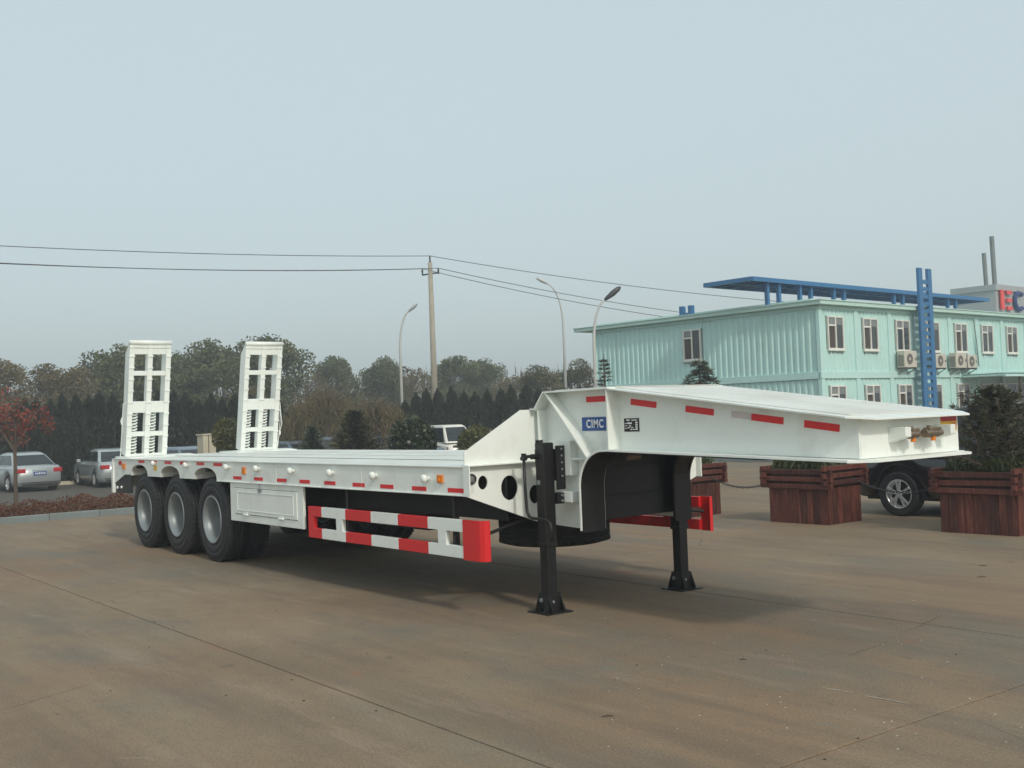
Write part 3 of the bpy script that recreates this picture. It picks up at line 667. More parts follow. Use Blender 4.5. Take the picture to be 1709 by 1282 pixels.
# tool box
b = MB(); b.box(.64, 2.66, .022, .055, .576, 1.052); tb = b.build('tool_box', 'white', T, bevel=.006)
b = MB(); b.box(.80, 2.52, .012, .022, .672, .985); td = b.build('door', 'white', tb, bevel=.004)
b = MB()
for x0, x1, z0, z1 in ((.88, 2.44, .715, .721), (.88, 2.44, .936, .942), (.88, .892, .715, .942), (2.428, 2.44, .715, .942)): b.box(x0, x1, .006, .012, z0, z1)
b.build('pressed_rim', 'white', td, bevel=.002)
b = MB()
for x0, x1, z0, z1 in ((.795, 2.525, .665, .670), (.795, 2.525, .987, .992)): b.box(x0, x1, .0205, .0217, z0, z1)
b.build('door_gap', 'plastic', tb)
for x in (1.13, 2.12):
    b = MB(); b.tube([(x - .06, .008, .665), (x + .06, .008, .665)], .012, 8); b.box(x - .03, x + .03, .006, .012, .66, .70); b.build('hinge', 'white', td)
b = MB(); b.box(1.50, 1.60, .002, .012, .965, .995); b.tube([(1.55, .004, .99), (1.545, .004, 1.05)], .006, 6); b.box(1.535, 1.565, -.002, .004, .945, .975); b.build('latch', 'galv', td)
# side guards
def guard(y, s):
    e = bpy.data.objects.new('side_guard', None); COL.objects.link(e); e.parent = T; e.location = (0, y, 0); e.empty_display_size = .1
    d0, d1 = sorted((0, s * .045))
    xb = [2.82, 3.13, 3.66, 4.19, 4.71, 5.24, 5.83 if s > 0 else 5.935]
    for i in range(6):
        m = 'red' if i % 2 == 0 or s < 0 else 'white'
        for z0, z1 in ((.505, .612), (.737, .845)):
            b = MB(); b.box(xb[i] + .0005, xb[i + 1] - .0005, d0, d1, z0, z1); b.build('rail_section', m, e, bevel=.004)
    b = MB(); b.box(2.82, 2.95, d0 + .0006, d1 - .0006, .605, .745); b.build('end_post', 'red', e)
    for x in (3.46, 5.41):
        b = MB(); b.box(x, x + .13, d0 + .0006, d1 - .0006, .605, .745); b.build('post', 'white' if s > 0 else 'red', e)
    b = MB()
    pth = [(5.82, 0), (6.0, 0), (6.07, s * .006), (6.11, s * .03), (6.12, s * .07)] if s > 0 else [(5.93, 0), (5.97, 0), (6.06, 0), (6.08, s * .004), (6.082, s * .03)]
    vs = []
    for x, yy in pth: vs += [(x, yy - s * .006, .497), (x, yy - s * .006, .85), (x - .002, yy + s * .01, .85), (x - .002, yy + s * .01, .497)]
    fs = [(0, 1, 2, 3), (16, 19, 18, 17)] + [(i * 4 + k, (i + 1) * 4 + k, (i + 1) * 4 + (k + 1) % 4, i * 4 + (k + 1) % 4) for i in range(4) for k in range(4)]
    b.add(vs, fs); b.build('end_plate', 'red', e)
    b = MB()
    b.tube([(6.0, s * .05, .70), (5.78, s * .75, .80)], .016, 8); b.build('brace', 'chassis', e)
    for x in (3.62, 5.60): b = MB(); b.box(x - .02, x + .02, *sorted((s * .05, s * .10)), .51, 1.1); b.build('support_post', 'chassis', e)
    return e
guard(0, 1); g2 = guard(W, -1)
# loading ramps
def ramp(y0):
    e = bpy.data.objects.new('loading_ramp', None); COL.objects.link(e); e.parent = T; e.location = (-3.83, y0, 1.34); e.rotation_euler = (0, R_(11.5), 0); e.empty_display_size = .2
    Wd = .665; D = .20; H = 1.84
    for yy in (.0, .2925, Wd - .08):
        b = MB(); b.sheet([[(0, 0), (0, H), (-.05, H - .02), (-D, H - .22), (-D, 0)]] if yy != .2925 else [[(0, 0), (0, H), (-D * .6, H - .1), (-D * .6, 0)]], 1, yy, yy + .08); b.build('side_channel', 'white', e, bevel=.004)
    bars = [(1.64, 1.83, .0), (1.30, 1.37, .0), (.70, .88, .0), (.32, .39, 0), (0, .03, 0)]
    for z0, z1, _ in bars:
        for ya, yb in ((.0805, .292), (.373, Wd - .0805)):
            b = MB(); b.box(-.05, -.004, ya, yb, z0, z1); b.build('cross_bar', 'white', e, bevel=.004)
    b = MB(); b.tube([(-.012, -.005, H - .012), (-.012, Wd + .005, H - .012)], .036, 14); b.tube([(.004, 0, H - .09), (.004, Wd, H - .09)], .006, 6); b.build('top_roll', 'white', e, smooth=True)
    b = MB(); z = .12
    while z < 1.7:
        for yy in (.0, .2925, Wd - .08): b.box(.0005, .012, yy - .006, yy + .086, z, z + .022)
        z += .185
    tag(b.build('grip_cleats', 'white', e, bevel=.002), kind='stuff')
    for yc in (.135, .43):
        n = 15 * 12; pts = [(-.10 + .054 * math.cos(2 * math.pi * k / 12), yc + .054 * math.sin(2 * math.pi * k / 12), .02 + .74 * k / n) for k in range(n + 1)]
        b = MB(); b.tube(pts, .0125, 6); b.build('spring', 'white', e, smooth=True)
        b = MB(); b.tube([(-.10, yc, 0), (-.10, yc, .9)], .012, 8); b.build('spring_rod', 'galv', e)
    return e
r1 = ramp(.165); r2 = ramp(2.10)
b = MB(); b.tube([(-.05, -.02, .85), (-.06, -.05, .84), (-.08, -.045, .7), (-.07, -.05, .4), (-.09, -.05, .1), (-.1, -.05, -.05)], .007, 6); b.tube([(-.07, -.05, .62), (-.08, -.065, .56), (-.07, -.05, .5)], .014, 6); b.build('ramp_chain', 'white', r1)
b = MB(); b.tube([(-.02, .68, .82), (-.01, .70, .65), (-.01, .735, .45), (-.01, .70, .28), (-.01, .67, .05)], .007, 6); b.tube([(-.02, .68, .80), (-.01, .70, .5), (-.01, .69, .2), (-.01, .68, 0)], .005, 6); b.box(-.02, .0, .69, .72, .25, .31); b.build('ramp_chain', 'white', r2)
b = MB()
for yy in (.2, .7, 2.12, 2.66): b.tube([(-3.98, yy, 1.33), (-3.98, yy + .12, 1.33)], .04, 12)
b.build('ramp_hinge', 'white', T)

# ------------------------------------------------------------------ foliage helpers
def leaf_quad(mb, p, s, rng, asp=.55, d=None):
    if d is None:
        d = Vector((rng.gauss(0, 1), rng.gauss(0, 1), rng.gauss(0, 1)))
    d = Vector(d).normalized(); u = d.cross(Vector((rng.gauss(0, 1), rng.gauss(0, 1), rng.gauss(0, 1)))).normalized()
    p = Vector(p); a = d * s * .5; b_ = u * s * asp * .5
    o = len(mb.v); mb.v += [tuple(p - a), tuple(p + b_), tuple(p + a), tuple(p - b_)]; mb.f.append((o, o + 1, o + 2, o + 3)); mb.mi.append(mb.cur)
def in_ball(rng, shell=.0):
    while True:
        v = Vector((rng.uniform(-1, 1), rng.uniform(-1, 1), rng.uniform(-1, 1)))
        if shell < v.length <= 1: return v
def crown(clumps, n, s, rng, shell=.35, droop=None):
    mb = MB(); mb.leafy = True
    tot = sum(c[3] * c[3] for c in clumps)
    for cx, cy, cz, r, *rz in clumps:
        k = int(n * r * r / tot); fz = rz[0] if rz else 1
        for _ in range(k):
            v = in_ball(rng, shell if rng.random() < .8 else 0)
            p = Vector((cx, cy, cz)) + Vector((v.x * r, v.y * r, v.z * r * fz))
            leaf_quad(mb, p, s * rng.uniform(.6, 1.4), rng, d=droop)
    return mb
def place(root, loc, rz, s=1, sz=None):
    root.location = loc; root.rotation_euler = (0, 0, rz); root.scale = (s, s, sz or s)

# broad deciduous tree prototypes ~ unit: 8 m high
def broad_tree(name, seed, leafn, leaf, lm, label, cat='tree', group=None, H=8.0, spread=2.6, low=.32, trunkm='bark', stems=1, sz=.30):
    rng = random.Random(seed); e = empty(name, label=label, cat=cat, group=group)
    tr = MB(); cl = []
    for s_ in range(stems):
        bx, by = (rng.uniform(-.8, .8), rng.uniform(-.8, .8)) if stems > 1 else (0, 0)
        top = Vector((bx * 1.6, by * 1.6, H * .9)); base = Vector((bx, by, -.3))
        pts = [base.lerp(top, t / 6) + Vector((rng.uniform(-.12, .12), rng.uniform(-.12, .12), 0)) for t in range(7)]
        tr.tube(pts, [.16 * (1 - .13 * t) for t in range(7)], 6)
        for k in range(9):
            t = rng.uniform(low, .9); p = base.lerp(top, t); a = rng.uniform(0, 6.28); L = spread * (1.15 - t) * rng.uniform(.6, 1.1)
            q = p + Vector((math.cos(a) * L, math.sin(a) * L, L * rng.uniform(.5, 1.0)))
            tr.tube([p, p.lerp(q, .5) + Vector((0, 0, .1)), q], [.055, .035, .012], 4)
            for _ in range(4):
                q2 = q + Vector((rng.uniform(-.7, .7), rng.uniform(-.7, .7), rng.uniform(0, .8))); tr.tube([p.lerp(q, .7), q2], [.018, .006], 3)
            cl.append((q.x, q.y, min(q.z, H * .93), rng.uniform(.55, 1.0), .8))
    for _ in range(14 * (1 + stems // 3)):
        a = rng.uniform(0, 6.28); z = rng.uniform(low + .12, .92); r = spread * math.sin(math.pi * min(1, (z - low + .15) / (1.08 - low))) ** .6 * rng.uniform(.3, .95)
        cl.append((math.cos(a) * r, math.sin(a) * r, z * H, rng.uniform(.5, 1.05), .85))
    tr.build('trunk', trunkm, e)
    crown(cl, leafn, leaf, rng, .3).build('crown', lm, e)
    return e
def at(u, v, D):
    """ground position seen at pixel column u (full-size photo) at horizontal distance D"""
    d = FW + RT * ((u - 854.5) / 1841.4) - UP * ((v - 641) / 1841.4); h = math.hypot(d.x, d.y); return CAM + d * (D / h)
GL = -.35
def hz(u): return 728.5 - (u) * .0376
def gpos(u, D, z=0.0):
    p = at(u, hz(u), D); return (p.x, p.y, z)
def top_h(u, vtop, D, base): return at(u, vtop, D).z - base

# hedge of red-brown barberry
rng = random.Random(11)
mb = MB(); mb.leafy = True
for _ in range(34000):
    x = -10.05 - rng.random() * 3.0; y = rng.uniform(-7, 9.5)
    hgt = .34 + .10 * math.sin(y * 2.3) * math.sin(x * 1.7) + .07 * math.sin(y * 7.1 + x * 3)
    z = -.02 + (1 - rng.random() ** 2) * hgt * (1 if x < -10.3 else .7)
    leaf_quad(mb, (x, y, z - (-(x + 10)) * .05), rng.uniform(.03, .08), rng, .5)
tag(mb.build('barberry_ground_cover', 'barberry'), 'low red-brown shrub planting along the kerb behind the trailer', 'ground cover', kind='stuff')
mb = MB(); mb.leafy = True
for _ in range(7000):
    x = -13.1 - rng.random() * 2.6; y = rng.uniform(-8, 12); leaf_quad(mb, (x, y, -.30 + (x + 15.7) * .06 + rng.random() * .28), rng.uniform(.06, .16), rng, .35)
tag(mb.build('dry_weeds', 'tree_rust'), 'dry weeds and twigs between the red-brown shrubs and the parked cars', 'weeds', kind='stuff')
# dark low hedge behind the car park
mb = MB(); mb.leafy = True
for _ in range(16000):
    t = rng.random(); p = Vector(gpos(-120, 52)).lerp(Vector(gpos(1010, 50)), t); x = p.x + rng.uniform(-1.6, .3); y = p.y + rng.uniform(-.5, .5)
    leaf_quad(mb, (x, y, GL + rng.random() ** .8 * (1.7 + .5 * math.sin(t * 60) * math.sin(t * 23))), rng.uniform(.16, .34), rng, .6)
tag(mb.build('dark_undergrowth', 'cypress'), 'dark undergrowth filling the foot of the cypress row behind the parked cars', 'undergrowth', kind='stuff')

# cypress row
def cypress_mesh(seed):
    rng = random.Random(seed); mb = MB(); mb.leafy = True
    for _ in range(2100):
        t = rng.random() ** .85; a = rng.uniform(0, 6.28); r = .60 * (1 - t) ** .42 * (1 + .2 * math.sin(a * 3 + seed + t * 9)) * math.sqrt(rng.uniform(.3, 1))
        leaf_quad(mb, (math.cos(a) * r, math.sin(a) * r, .1 + t * 3.5), rng.uniform(.10, .24), rng, .45, d=(math.cos(a) * .4 + rng.uniform(-.2, .2), math.sin(a) * .4 + rng.uniform(-.2, .2), 1))
    for _ in range(60):
        leaf_quad(mb, (rng.uniform(-.05, .05), rng.uniform(-.05, .05), 3.45 + rng.random() * .3), .18, rng, .3, d=(0, 0, 1))
    return mb.mesh('foliage', 'cypress')
cym = [cypress_mesh(s) for s in (1, 2, 3, 4)]
tk = MB(); tk.tube([(0, 0, -.1), (0, 0, 3.2)], [.06, .02], 5); tkm = tk.mesh('trunk', 'bark')
cy_top = [(-40, 690), (0, 688), (70, 672), (95, 668), (150, 664), (200, 668), (280, 655), (330, 672), (400, 664), (470, 672), (520, 690), (590, 692), (660, 676), (730, 655), (780, 660), (830, 655), (860, 645), (920, 655), (1000, 655)]
def interp(tab, u):
    for (a, va), (b_, vb) in zip(tab, tab[1:]):
        if a <= u <= b_: return va + (vb - va) * (u - a) / (b_ - a)
    return tab[-1][1]
u = -40; i = 0; rng = random.Random(5)
while u < 990:
    D = 50 + rng.uniform(-.7, .7); e = empty('cypress_tree', gpos(u, D, GL), rng.uniform(0, 6), label=next(l for m_, l in ((60, 'dark narrow cypress in the close row, behind the red-leaved tree'), (215, 'dark narrow cypress in the close row, left of the first ramp'), (400, 'dark narrow cypress in the close row, seen between the two ramps'), (665, 'dark narrow cypress in the close row, between the second ramp and the left street lamp'), (735, 'dark narrow cypress in the close row, between the left street lamp and the concrete pole'), (2000, 'dark narrow cypress in the close row, right of the concrete pole')) if u < m_), cat='tree', group='cypresses planted in a row behind the car park')
    h = top_h(u, interp(cy_top, u) + rng.uniform(-7, 7), D, GL); e.scale = (rng.uniform(.85, 1.15), rng.uniform(.85, 1.15), h / 3.6)
    for n_, me in (('foliage', cym[i % 4]), ('trunk', tkm)):
        o = bpy.data.objects.new(n_, me); COL.objects.link(o); o.parent = e
    u += rng.uniform(17, 27); i += 1

# background trees
protos = {}
def bt(kind, u, vtop, D, s, label, group=None, seed=0, wide=1.0):
    spec = {'green': ('tree_green', 11000, .22), 'rust': ('tree_rust', 7000, .20), 'olive': ('tree_olive', 8500, .21), 'thin': ('tree_rust', 2600, .18)}[kind]
    key = (kind, seed)
    if key not in protos:
        e = broad_tree('deciduous_tree', seed * 7 + 3, spec[1], spec[2], spec[0], label, group=group, stems=3 if kind in ('green', 'thin') else 2, low=.30, trunkm='barkgrey' if kind == 'green' else 'bark')
        protos[key] = e
    else:
        e = copy_tree(protos[key]); e['label'] = label
        if group: e['group'] = group
        elif 'group' in e: del e['group']
    h = top_h(u, vtop, D, GL); place(e, gpos(u, D, GL), s * 1.7, h / 8.0 * wide, h / 8.0)
    return e
bt('green', 365, 560, 76, 0, 'tall round green tree with rust patches, left of the second ramp', seed=1, wide=1.12)
bt('green', 462, 556, 78, 2, 'tall dark green tree whose crown shows behind and right of the second ramp', seed=2, wide=1.1)
bt('green', 205, 570, 74, 1, 'tall green tree just left of the first ramp', seed=1, wide=1.05)
bt('rust', 128, 608, 70, 3, 'rust-coloured tree between the red-leaved tree and the first ramp', seed=3, wide=1.0)
bt('green', 290, 585, 80, 4, 'dark green tree just right of the first ramp', seed=2)
bt('green', 250, 578, 82, 6, 'green tree whose top shows through the first ramp', seed=5, wide=.9)
bt('rust', 50, 600, 74, 2, 'thin rusty tree behind the silver saloon at the left edge', seed=4, wide=1.1)
bt('rust', -20, 590, 70, 5, 'rusty brown tree cut off by the left edge', seed=3)
bt('green', 560, 592, 88, 1, 'small round green tree between the second ramp and the left street lamp', seed=5, wide=.9)
bt('green', 640, 590, 90, 2, 'green tree standing behind the left street lamp', seed=1, wide=1.0)
bt('thin', 695, 606, 84, 0, 'thin half-bare tree between the left street lamp and the concrete pole', seed=6)
bt('green', 765, 592, 88, 3, 'grey-green tree just right of the concrete pole', seed=5, wide=1.1)
bt('green', 815, 596, 90, 5, 'grey-green tree second to the right of the concrete pole', seed=2, wide=.95)
bt('olive', 900, 604, 72, 1, 'olive green tree left of the middle street lamp', seed=7, wide=1.05)
bt('olive', 965, 602, 74, 3, 'olive green tree at the left end of the mint building', seed=8, wide=1.0)
bt('thin', 850, 620, 80, 2, 'thin bare-topped tree left of the olive trees', seed=6)
bt('thin', 245, 606, 82, 3, 'thin twiggy tree behind the first ramp', seed=6)
bt('thin', 525, 612, 84, 4, 'thin twiggy tree just right of the second ramp', seed=6)
bt('rust', 420, 640, 64, 1, 'low rust-coloured tree behind the second ramp', seed=4, wide=1.3)
bt('olive', 330, 655, 62, 1, 'low olive tree between the two ramps', seed=7, wide=1.3)
# bare twiggy belt far behind
mb = MB(); rng = random.Random(21)
for _ in range(900):
    u = rng.uniform(-60, 1000); D = rng.uniform(92, 104); p = Vector(gpos(u, D, -.35)); h = rng.uniform(3.5, 6.5)
    q = p + Vector((rng.uniform(-.4, .4), rng.uniform(-.4, .4), h)); mb.tube([p, q], [.07, .02], 3, cap=False)
    for k in range(3):
        t = rng.uniform(.35, .9); a = p.lerp(q, t); mb.tube([a, a + Vector((rng.uniform(-1, 1), rng.uniform(-1, 1), rng.uniform(.6, 1.6)))], [.03, .01], 3, cap=False)
mb.leafy = True
for _ in range(14000):
    u = rng.uniform(-60, 1000); D = rng.uniform(92, 104); p = gpos(u, D, 0); leaf_quad(mb, (p[0], p[1], rng.uniform(-.3, 4.6 + 1.0 * math.sin(u * .03) + .8 * math.sin(u * .011))), rng.uniform(.25, .55), rng, .5)
tag(mb.build('distant_scrub', 'tree_rust'), 'far belt of bare stems and scrub behind the rows of trees', 'woodland', kind='stuff')

# weeping willow
def willow(u, vtop, D, seed, sc_, label):
    rng = random.Random(seed); e = empty('weeping_willow', gpos(u, D, GL), label=label, cat='tree')
    H = top_h(u, vtop, D, GL); tr = MB(); mb = MB(); mb.leafy = True
    tr.tube([(0, 0, 0), (.1, 0, H * .4), (0, .1, H * .75)], [.2, .14, .06], 7)
    for k in range(70):
        a = rng.uniform(0, 6.28); r = rng.uniform(.3, 1) * 2.3 * sc_; zt = H * (1 - .28 * (r / 2.4 / sc_) ** 2) * rng.uniform(.86, 1)
        ex, ey = math.cos(a) * r, math.sin(a) * r
        tr.tube([(0, 0, H * .55), (ex * .5, ey * .5, zt * .96), (ex * .8, ey * .8, zt)], [.05, .03, .01], 4)
        for s_ in range(7):
            bx = ex * rng.uniform(.6, 1.1) + rng.uniform(-.3, .3); by = ey * rng.uniform(.6, 1.1) + rng.uniform(-.3, .3); L = rng.uniform(.9, 2.4); zs = zt * rng.uniform(.9, 1)
            for q in range(20):
                z = zs - L * q / 20
                if z < .25: break
                leaf_quad(mb, (bx * (1 + .02 * q) + rng.uniform(-.05, .05), by * (1 + .02 * q) + rng.uniform(-.05, .05), z), rng.uniform(.10, .22), rng, .16, d=(rng.uniform(-.35, .35), rng.uniform(-.35, .35), -1))
    tr.build('trunk', 'bark', e); mb.build('crown', 'willow', e)
willow(625, 655, 42, 3, .62, 'yellow-brown weeping willow behind the round green bush')
willow(545, 640, 46, 4, .85, 'yellow-brown weeping willow just right of the second ramp')
# bushes
def bush(name, u, v0, v1, wpx, D, lm, label, seed, n=2600, s=.09, conical=False, base=None, dv=0):
    rng = random.Random(seed); zb = at(u, v1, D).z if base is None else base; zt = at(u, v0, D).z; r = wpx * D / 1841 / 2
    e = empty(name, gpos(u, D, zb), label=label, cat='bush'); mb = MB(); mb.leafy = True; H = zt - zb
    for _ in range(n):
        v = in_ball(rng, .72 if rng.random() < .75 else 0)
        if conical:
            t = rng.random() ** 1.2; a = rng.uniform(0, 6.28); rr = r * (1 - t * .85) * math.sqrt(rng.random()) * (1 + .25 * math.sin(5 * a + t * 14))
            p = (math.cos(a) * rr, math.sin(a) * rr, H * (.03 + t * .97)); d = (math.cos(a), math.sin(a), rng.uniform(-.1, .7))
        else:
            lump = 1 + .10 * math.sin(v.x * 5 + seed) * math.cos(v.y * 6) ; p = (v.x * r * lump, v.y * r * lump, H * .5 + v.z * H * .5 * lump); d = None
        leaf_quad(mb, p, rng.uniform(.6, 1.4) * s, rng, .28 if conical else .62, d=d)
    tr = MB(); tr.tube([(0, 0, 0), (0, 0, H * .6)], [.05, .02], 6)
    for k in range(14):
        a = k * 2.4; tr.tube([(0, 0, H * .1 + .04 * k * H * .6), (math.cos(a) * r * .8, math.sin(a) * r * .8, H * (.25 + .045 * k))], [.02, .006], 4)
    tr.build('stem', 'bark', e); mb.build('foliage', lm, e)
bush('round_bush', 688, 697, 775, 78, 34, 'bush', 'round glossy green bush left of the white van', 1, n=4200, s=.13)
bush('round_bush', 795, 711, 775, 64, 33, 'bush_y', 'yellowish green round bush right of the white van, cut by the white slope', 2, n=2800, s=.11)
bush('conical_bush', 592, 686, 775, 100, 33, 'needle', 'brownish conifer bush below the willow', 3, n=4200, s=.22, conical=True)
bush('round_bush', 378, 697, 760, 48, 36, 'bush_y', 'olive clipped bush beside the cream pillar, left of the second ramp', 4, n=2000, s=.10)
bush('conical_bush', 520, 712, 775, 60, 35, 'cedar', 'small dark green shrub beside the brownish conifer bush', 6, n=1800, s=.18, conical=True)
bush('conical_bush', 900, 660, 760, 90, 43, 'cypress', 'dark shrub hidden behind the white slope', 7, n=1500, s=.2, conical=True)
# red-leaved little tree
e = empty('red_leaved_tree', gpos(24, 30, -.1), label='small tree with bright red leaves and a thin forked trunk at the left edge', cat='tree')
tr = MB(); rng = random.Random(8)
tr.tube([(0, 0, 0), (.02, 0, 1.0), (0, 0, 1.55)], [.055, .045, .04], 8); tips = []
for a, L in ((2.5, 1.5), (5.2, 1.5), (3.6, 1.2), (.5, 1.3), (1.4, 1.1)):
    q = Vector((RT.x * math.cos(a) * .62, RT.y * math.cos(a) * .62, 1.55 + L * .75)) + Vector((FW.x, FW.y, 0)) * math.sin(a) * .5
    tr.tube([(0, 0, 1.45), (q.x * .5, q.y * .5, 1.4 + (q.z - 1.4) * .55), q], [.035, .022, .008], 5); tips.append(q)
    for _ in range(7):
        b_ = Vector((0, 0, 1.5)).lerp(q, rng.uniform(.4, 1)); q2 = b_ + Vector((rng.uniform(-.35, .35), rng.uniform(-.35, .35), rng.uniform(-.25, .35))); tr.tube([b_, q2], [.01, .004], 3); tips.append(q2)
tr.build('trunk', 'bark', e); mb = MB(); mb.leafy = True
for q in tips:
    for _ in range(32):
        v = in_ball(rng) * .20; leaf_quad(mb, q + v, rng.uniform(.04, .09), rng, .6)
mb.build('crown', 'redleaf', e)

# ------------------------------------------------------------------ mint container-office building
BY = 1.6434
B = empty('container_office_building', (-11.485, 28.0, 0), BY, label='two-storey mint green office building of stacked cabins with corrugated walls', cat='building')
NF = 10; U = 2.435; LF = NF * U; LS = 11.6        # local x: along the lit front, local y: back along the side
ZT = 5.44
def corr_wall(name, x0, x1, z0, z1, side, pitch=.27, holes=(), dep=.035):
    """corrugated sheet; side 'f' in the x/z plane at y=0 (facing -y local), 's' in the y/z plane at x=0"""
    mb = MB(); n = max(1, round((x1 - x0) / pitch)); p = (x1 - x0) / n
    prof = []
    for i in range(n):
        a = x0 + i * p; prof += [(a, 0), (a + p * .38, 0), (a + p * .5, 1), (a + p * .88, 1)]
    prof.append((x1, 0))
    segs = [(z0, z1)]
    for (xa, da), (xb, db) in zip(prof, prof[1:]):
        zs = [(z0, z1)]
        for hx0, hx1, hz0, hz1 in holes:
            if xb > hx0 and xa < hx1: zs = [(z0, hz0), (hz1, z1)]
        for za, zb in zs:
            if zb - za < .01: continue
            q = [(xa, da, za), (xb, db, za), (xb, db, zb), (xa, da, zb)]
            if side == 'f': vs = [(x, d * dep, z) for x, d, z in q]
            else: vs = [(d * dep, x, z) for x, d, z in q]
            mb.add(vs, [(0, 1, 2, 3)])
    return mb.build(name, 'wall', B)
def window(x, z0, w_, h, side='f', blind=True, op=0, seed=0):
    e = bpy.data.objects.new('window', None); COL.objects.link(e); e.parent = B; e.empty_display_size = .1
    e.location = (x, -.02, z0) if side == 'f' else (-.02, x, z0); e.rotation_euler = (0, 0, 0) if side == 'f' else (0, 0, math.pi / 2)
    if side != 'f': e.scale = (1, -1, 1)
    fb = MB(); t = .055
    fb.box(0, w_, -.03, .05, 0, t); fb.box(0, w_, -.03, .05, h - t, h); fb.box(0, t, -.03, .05, t, h - t); fb.box(w_ - t, w_, -.03, .05, t, h - t)
    fb.box(w_ / 2 - .03, w_ / 2 + .03, -.028, .05, t, h - t); fb.box(t, w_ / 2 - .03, -.027, .05, h * .70, h * .70 + .06); fb.box(-.05, w_ + .05, -.06, .0, -.05, 0)
    fb.build('frame', 'frame', e)
    rr = random.Random(seed)
    for k, (a, b_, c, d, m) in enumerate(((t, w_ / 2 - .03, h * .70 + .06, h - t, 'glass_l'), (t, w_ / 2 - .03, t, h * .70, 'curtain' if seed % 3 else 'glass'), (w_ / 2 + .03, w_ - t, t, h - t, 'glass'))):
        pb_ = MB(); pb_.box(a, b_, .01 if m != 'curtain' else .02, .03, c, d); pb_.build('pane', m, e)
    if blind:
        pb_ = MB(); pb_.box(w_ / 2 + .03, w_ - t, .002, .0095, h * .74, h - t); pb_.build('blind', 'glass_l', e)
    # wavy lower edge of the cut-out in the cladding
    fb = MB()
    for k in range(5): fb.box(w_ * (k + .2) / 5, w_ * (k + .7) / 5, -.005, .019, -.13, -.10)
    fb.build('sill_gap', 'acdark', e)
    return e
# NOTE local y=0 plane is the front; outside is -y
for fl, (z0, z1, wz0, wz1) in enumerate(((.25, 2.71, 1.2, 2.46), (2.98, 5.30, 3.80, 5.05))):
    for i in range(NF):
        xa = i * U + .16; xb = (i + 1) * U - .10; wx0, wx1 = i * U + .52, i * U + 1.575
        if fl == 0 and i >= 5 and i <= 6: continue
        corr_wall('wall_panel', xa, xb, z0, z1, 'f', .27, ((wx0, wx1, wz0, wz1),)); window(wx0, wz0, wx1 - wx0, wz1 - wz0, 'f', True, seed=i + fl * 10)
    for j, (ya, yb) in enumerate(((.16, 5.70), (5.90, LS - .16))):
        hl = ((5.50, 6.42, 3.77, 5.03),) if fl == 1 else ()
        if fl == 1: ya, yb = ((.16, 5.40), (5.42, LS - .16))[j]
        corr_wall('side_wall_panel', ya, yb, z0, z1, 's', .27, hl)
ws = window(6.42, 3.77, .92, 1.26, 's', False, seed=1)
ws.rotation_euler = (0, 0, -math.pi / 2); ws.scale = (1, 1, 1); ws.location = (-.03, 6.42, 3.77)
for i in range(1, NF + 1): b = MB(); b.box(i * U - .10, i * U + .16, -.045, .06, .02, 5.42); b.build('corner_post', 'walltrim', B, bevel=.01)
b = MB(); b.box(-.045, .16, -.045, .12, .02, 5.42); b.build('corner_post', 'walltrim', B, bevel=.01); b = MB(); b.box(-.045, .12, LS - .16, LS, .02, 5.42); b.build('corner_post', 'walltrim', B, bevel=.01)
b = MB(); b.box(-.06, LF, -.06, .08, 2.715, 2.975); b.box(-.06, .08, .0, LS, 2.716, 2.974); b.build('floor_beam', 'walltrim', B, bevel=.01)
b = MB(); b.box(-.05, LF, -.05, .08, .0, .25); b.box(-.05, .08, .0, LS, .0, .25); b.build('base_beam', 'walltrim', B)
b = MB(); b.box(-.04, LF, -.04, .08, 5.30, 5.43); b.box(-.04, .08, .0, LS, 5.301, 5.431); b.build('eaves_beam', 'walltrim', B)
b = MB(); b.box(.1, LF, .09, LS - .1, .1, 5.25); b.build('building_core', 'walltrim', B)
b = MB(); b.box(-.30, LF + .3, -.30, LS + .9, 5.44, 5.60); b.box(-.34, LF + .34, -.34, LS + .94, 5.58, 5.62); rf = b.build('roof', 'roof', B, bevel=.01)
b = MB(); b.box(.2, LF, .4, LS, 5.62, 5.72); b.build('roof_ridge', 'roof', B)
# entrance
b = MB(); b.box(5 * U + .2, 7 * U - .15, -.03, .02, .05, 2.45); en = b.build('entrance_glazing', 'glass', B)
b = MB()
for x in (5 * U + .2, 5 * U + 1.2, 5 * U + 2.6, 5 * U + 3.6, 7 * U - .2): b.box(x, x + .06, -.06, -.031, .05, 2.45)
for z in (2.38, 2.0): b.box(5 * U + .2, 7 * U - .14, -.058, -.031, z, z + .06)
b.build('entrance_frame', 'frame', en)
M['greenglass'] = mat('green_canopy_glass', (.10, .22, .19), .15, var=.1)
b = MB(); b.box(4.35 * U, 7.6 * U, -1.9, -.1, 2.78, 2.82); cn = b.build('entrance_canopy', 'greenglass', B)
b = MB()
for k in range(8): b.box(4.35 * U + k * 1.12, 4.35 * U + k * 1.12 + .06, -1.9, -.1, 2.70, 2.779)
b.box(4.35 * U, 7.6 * U, -1.95, -1.85, 2.66, 2.76); b.build('canopy_beam', 'walltrim', cn)
b = MB(); b.beam((5 * U + .05, -1.8, 2.7), (5 * U + .05, -1.8, 0), .09, .09); b.build('canopy_post', 'bark', cn)
b = MB(); b.tube([(4.9 * U - .05, -.08, 5.2), (4.93 * U, -.10, 4.3), (4.98 * U, -.1, 3.2)], .025, 6); b.build('drain_pipe', 'kerb', B)
def world(bx, by, bz=0):
    c, s = math.cos(BY), math.sin(BY); return (-11.485 + bx * c - by * s, 28.0 + bx * s + by * c, bz)
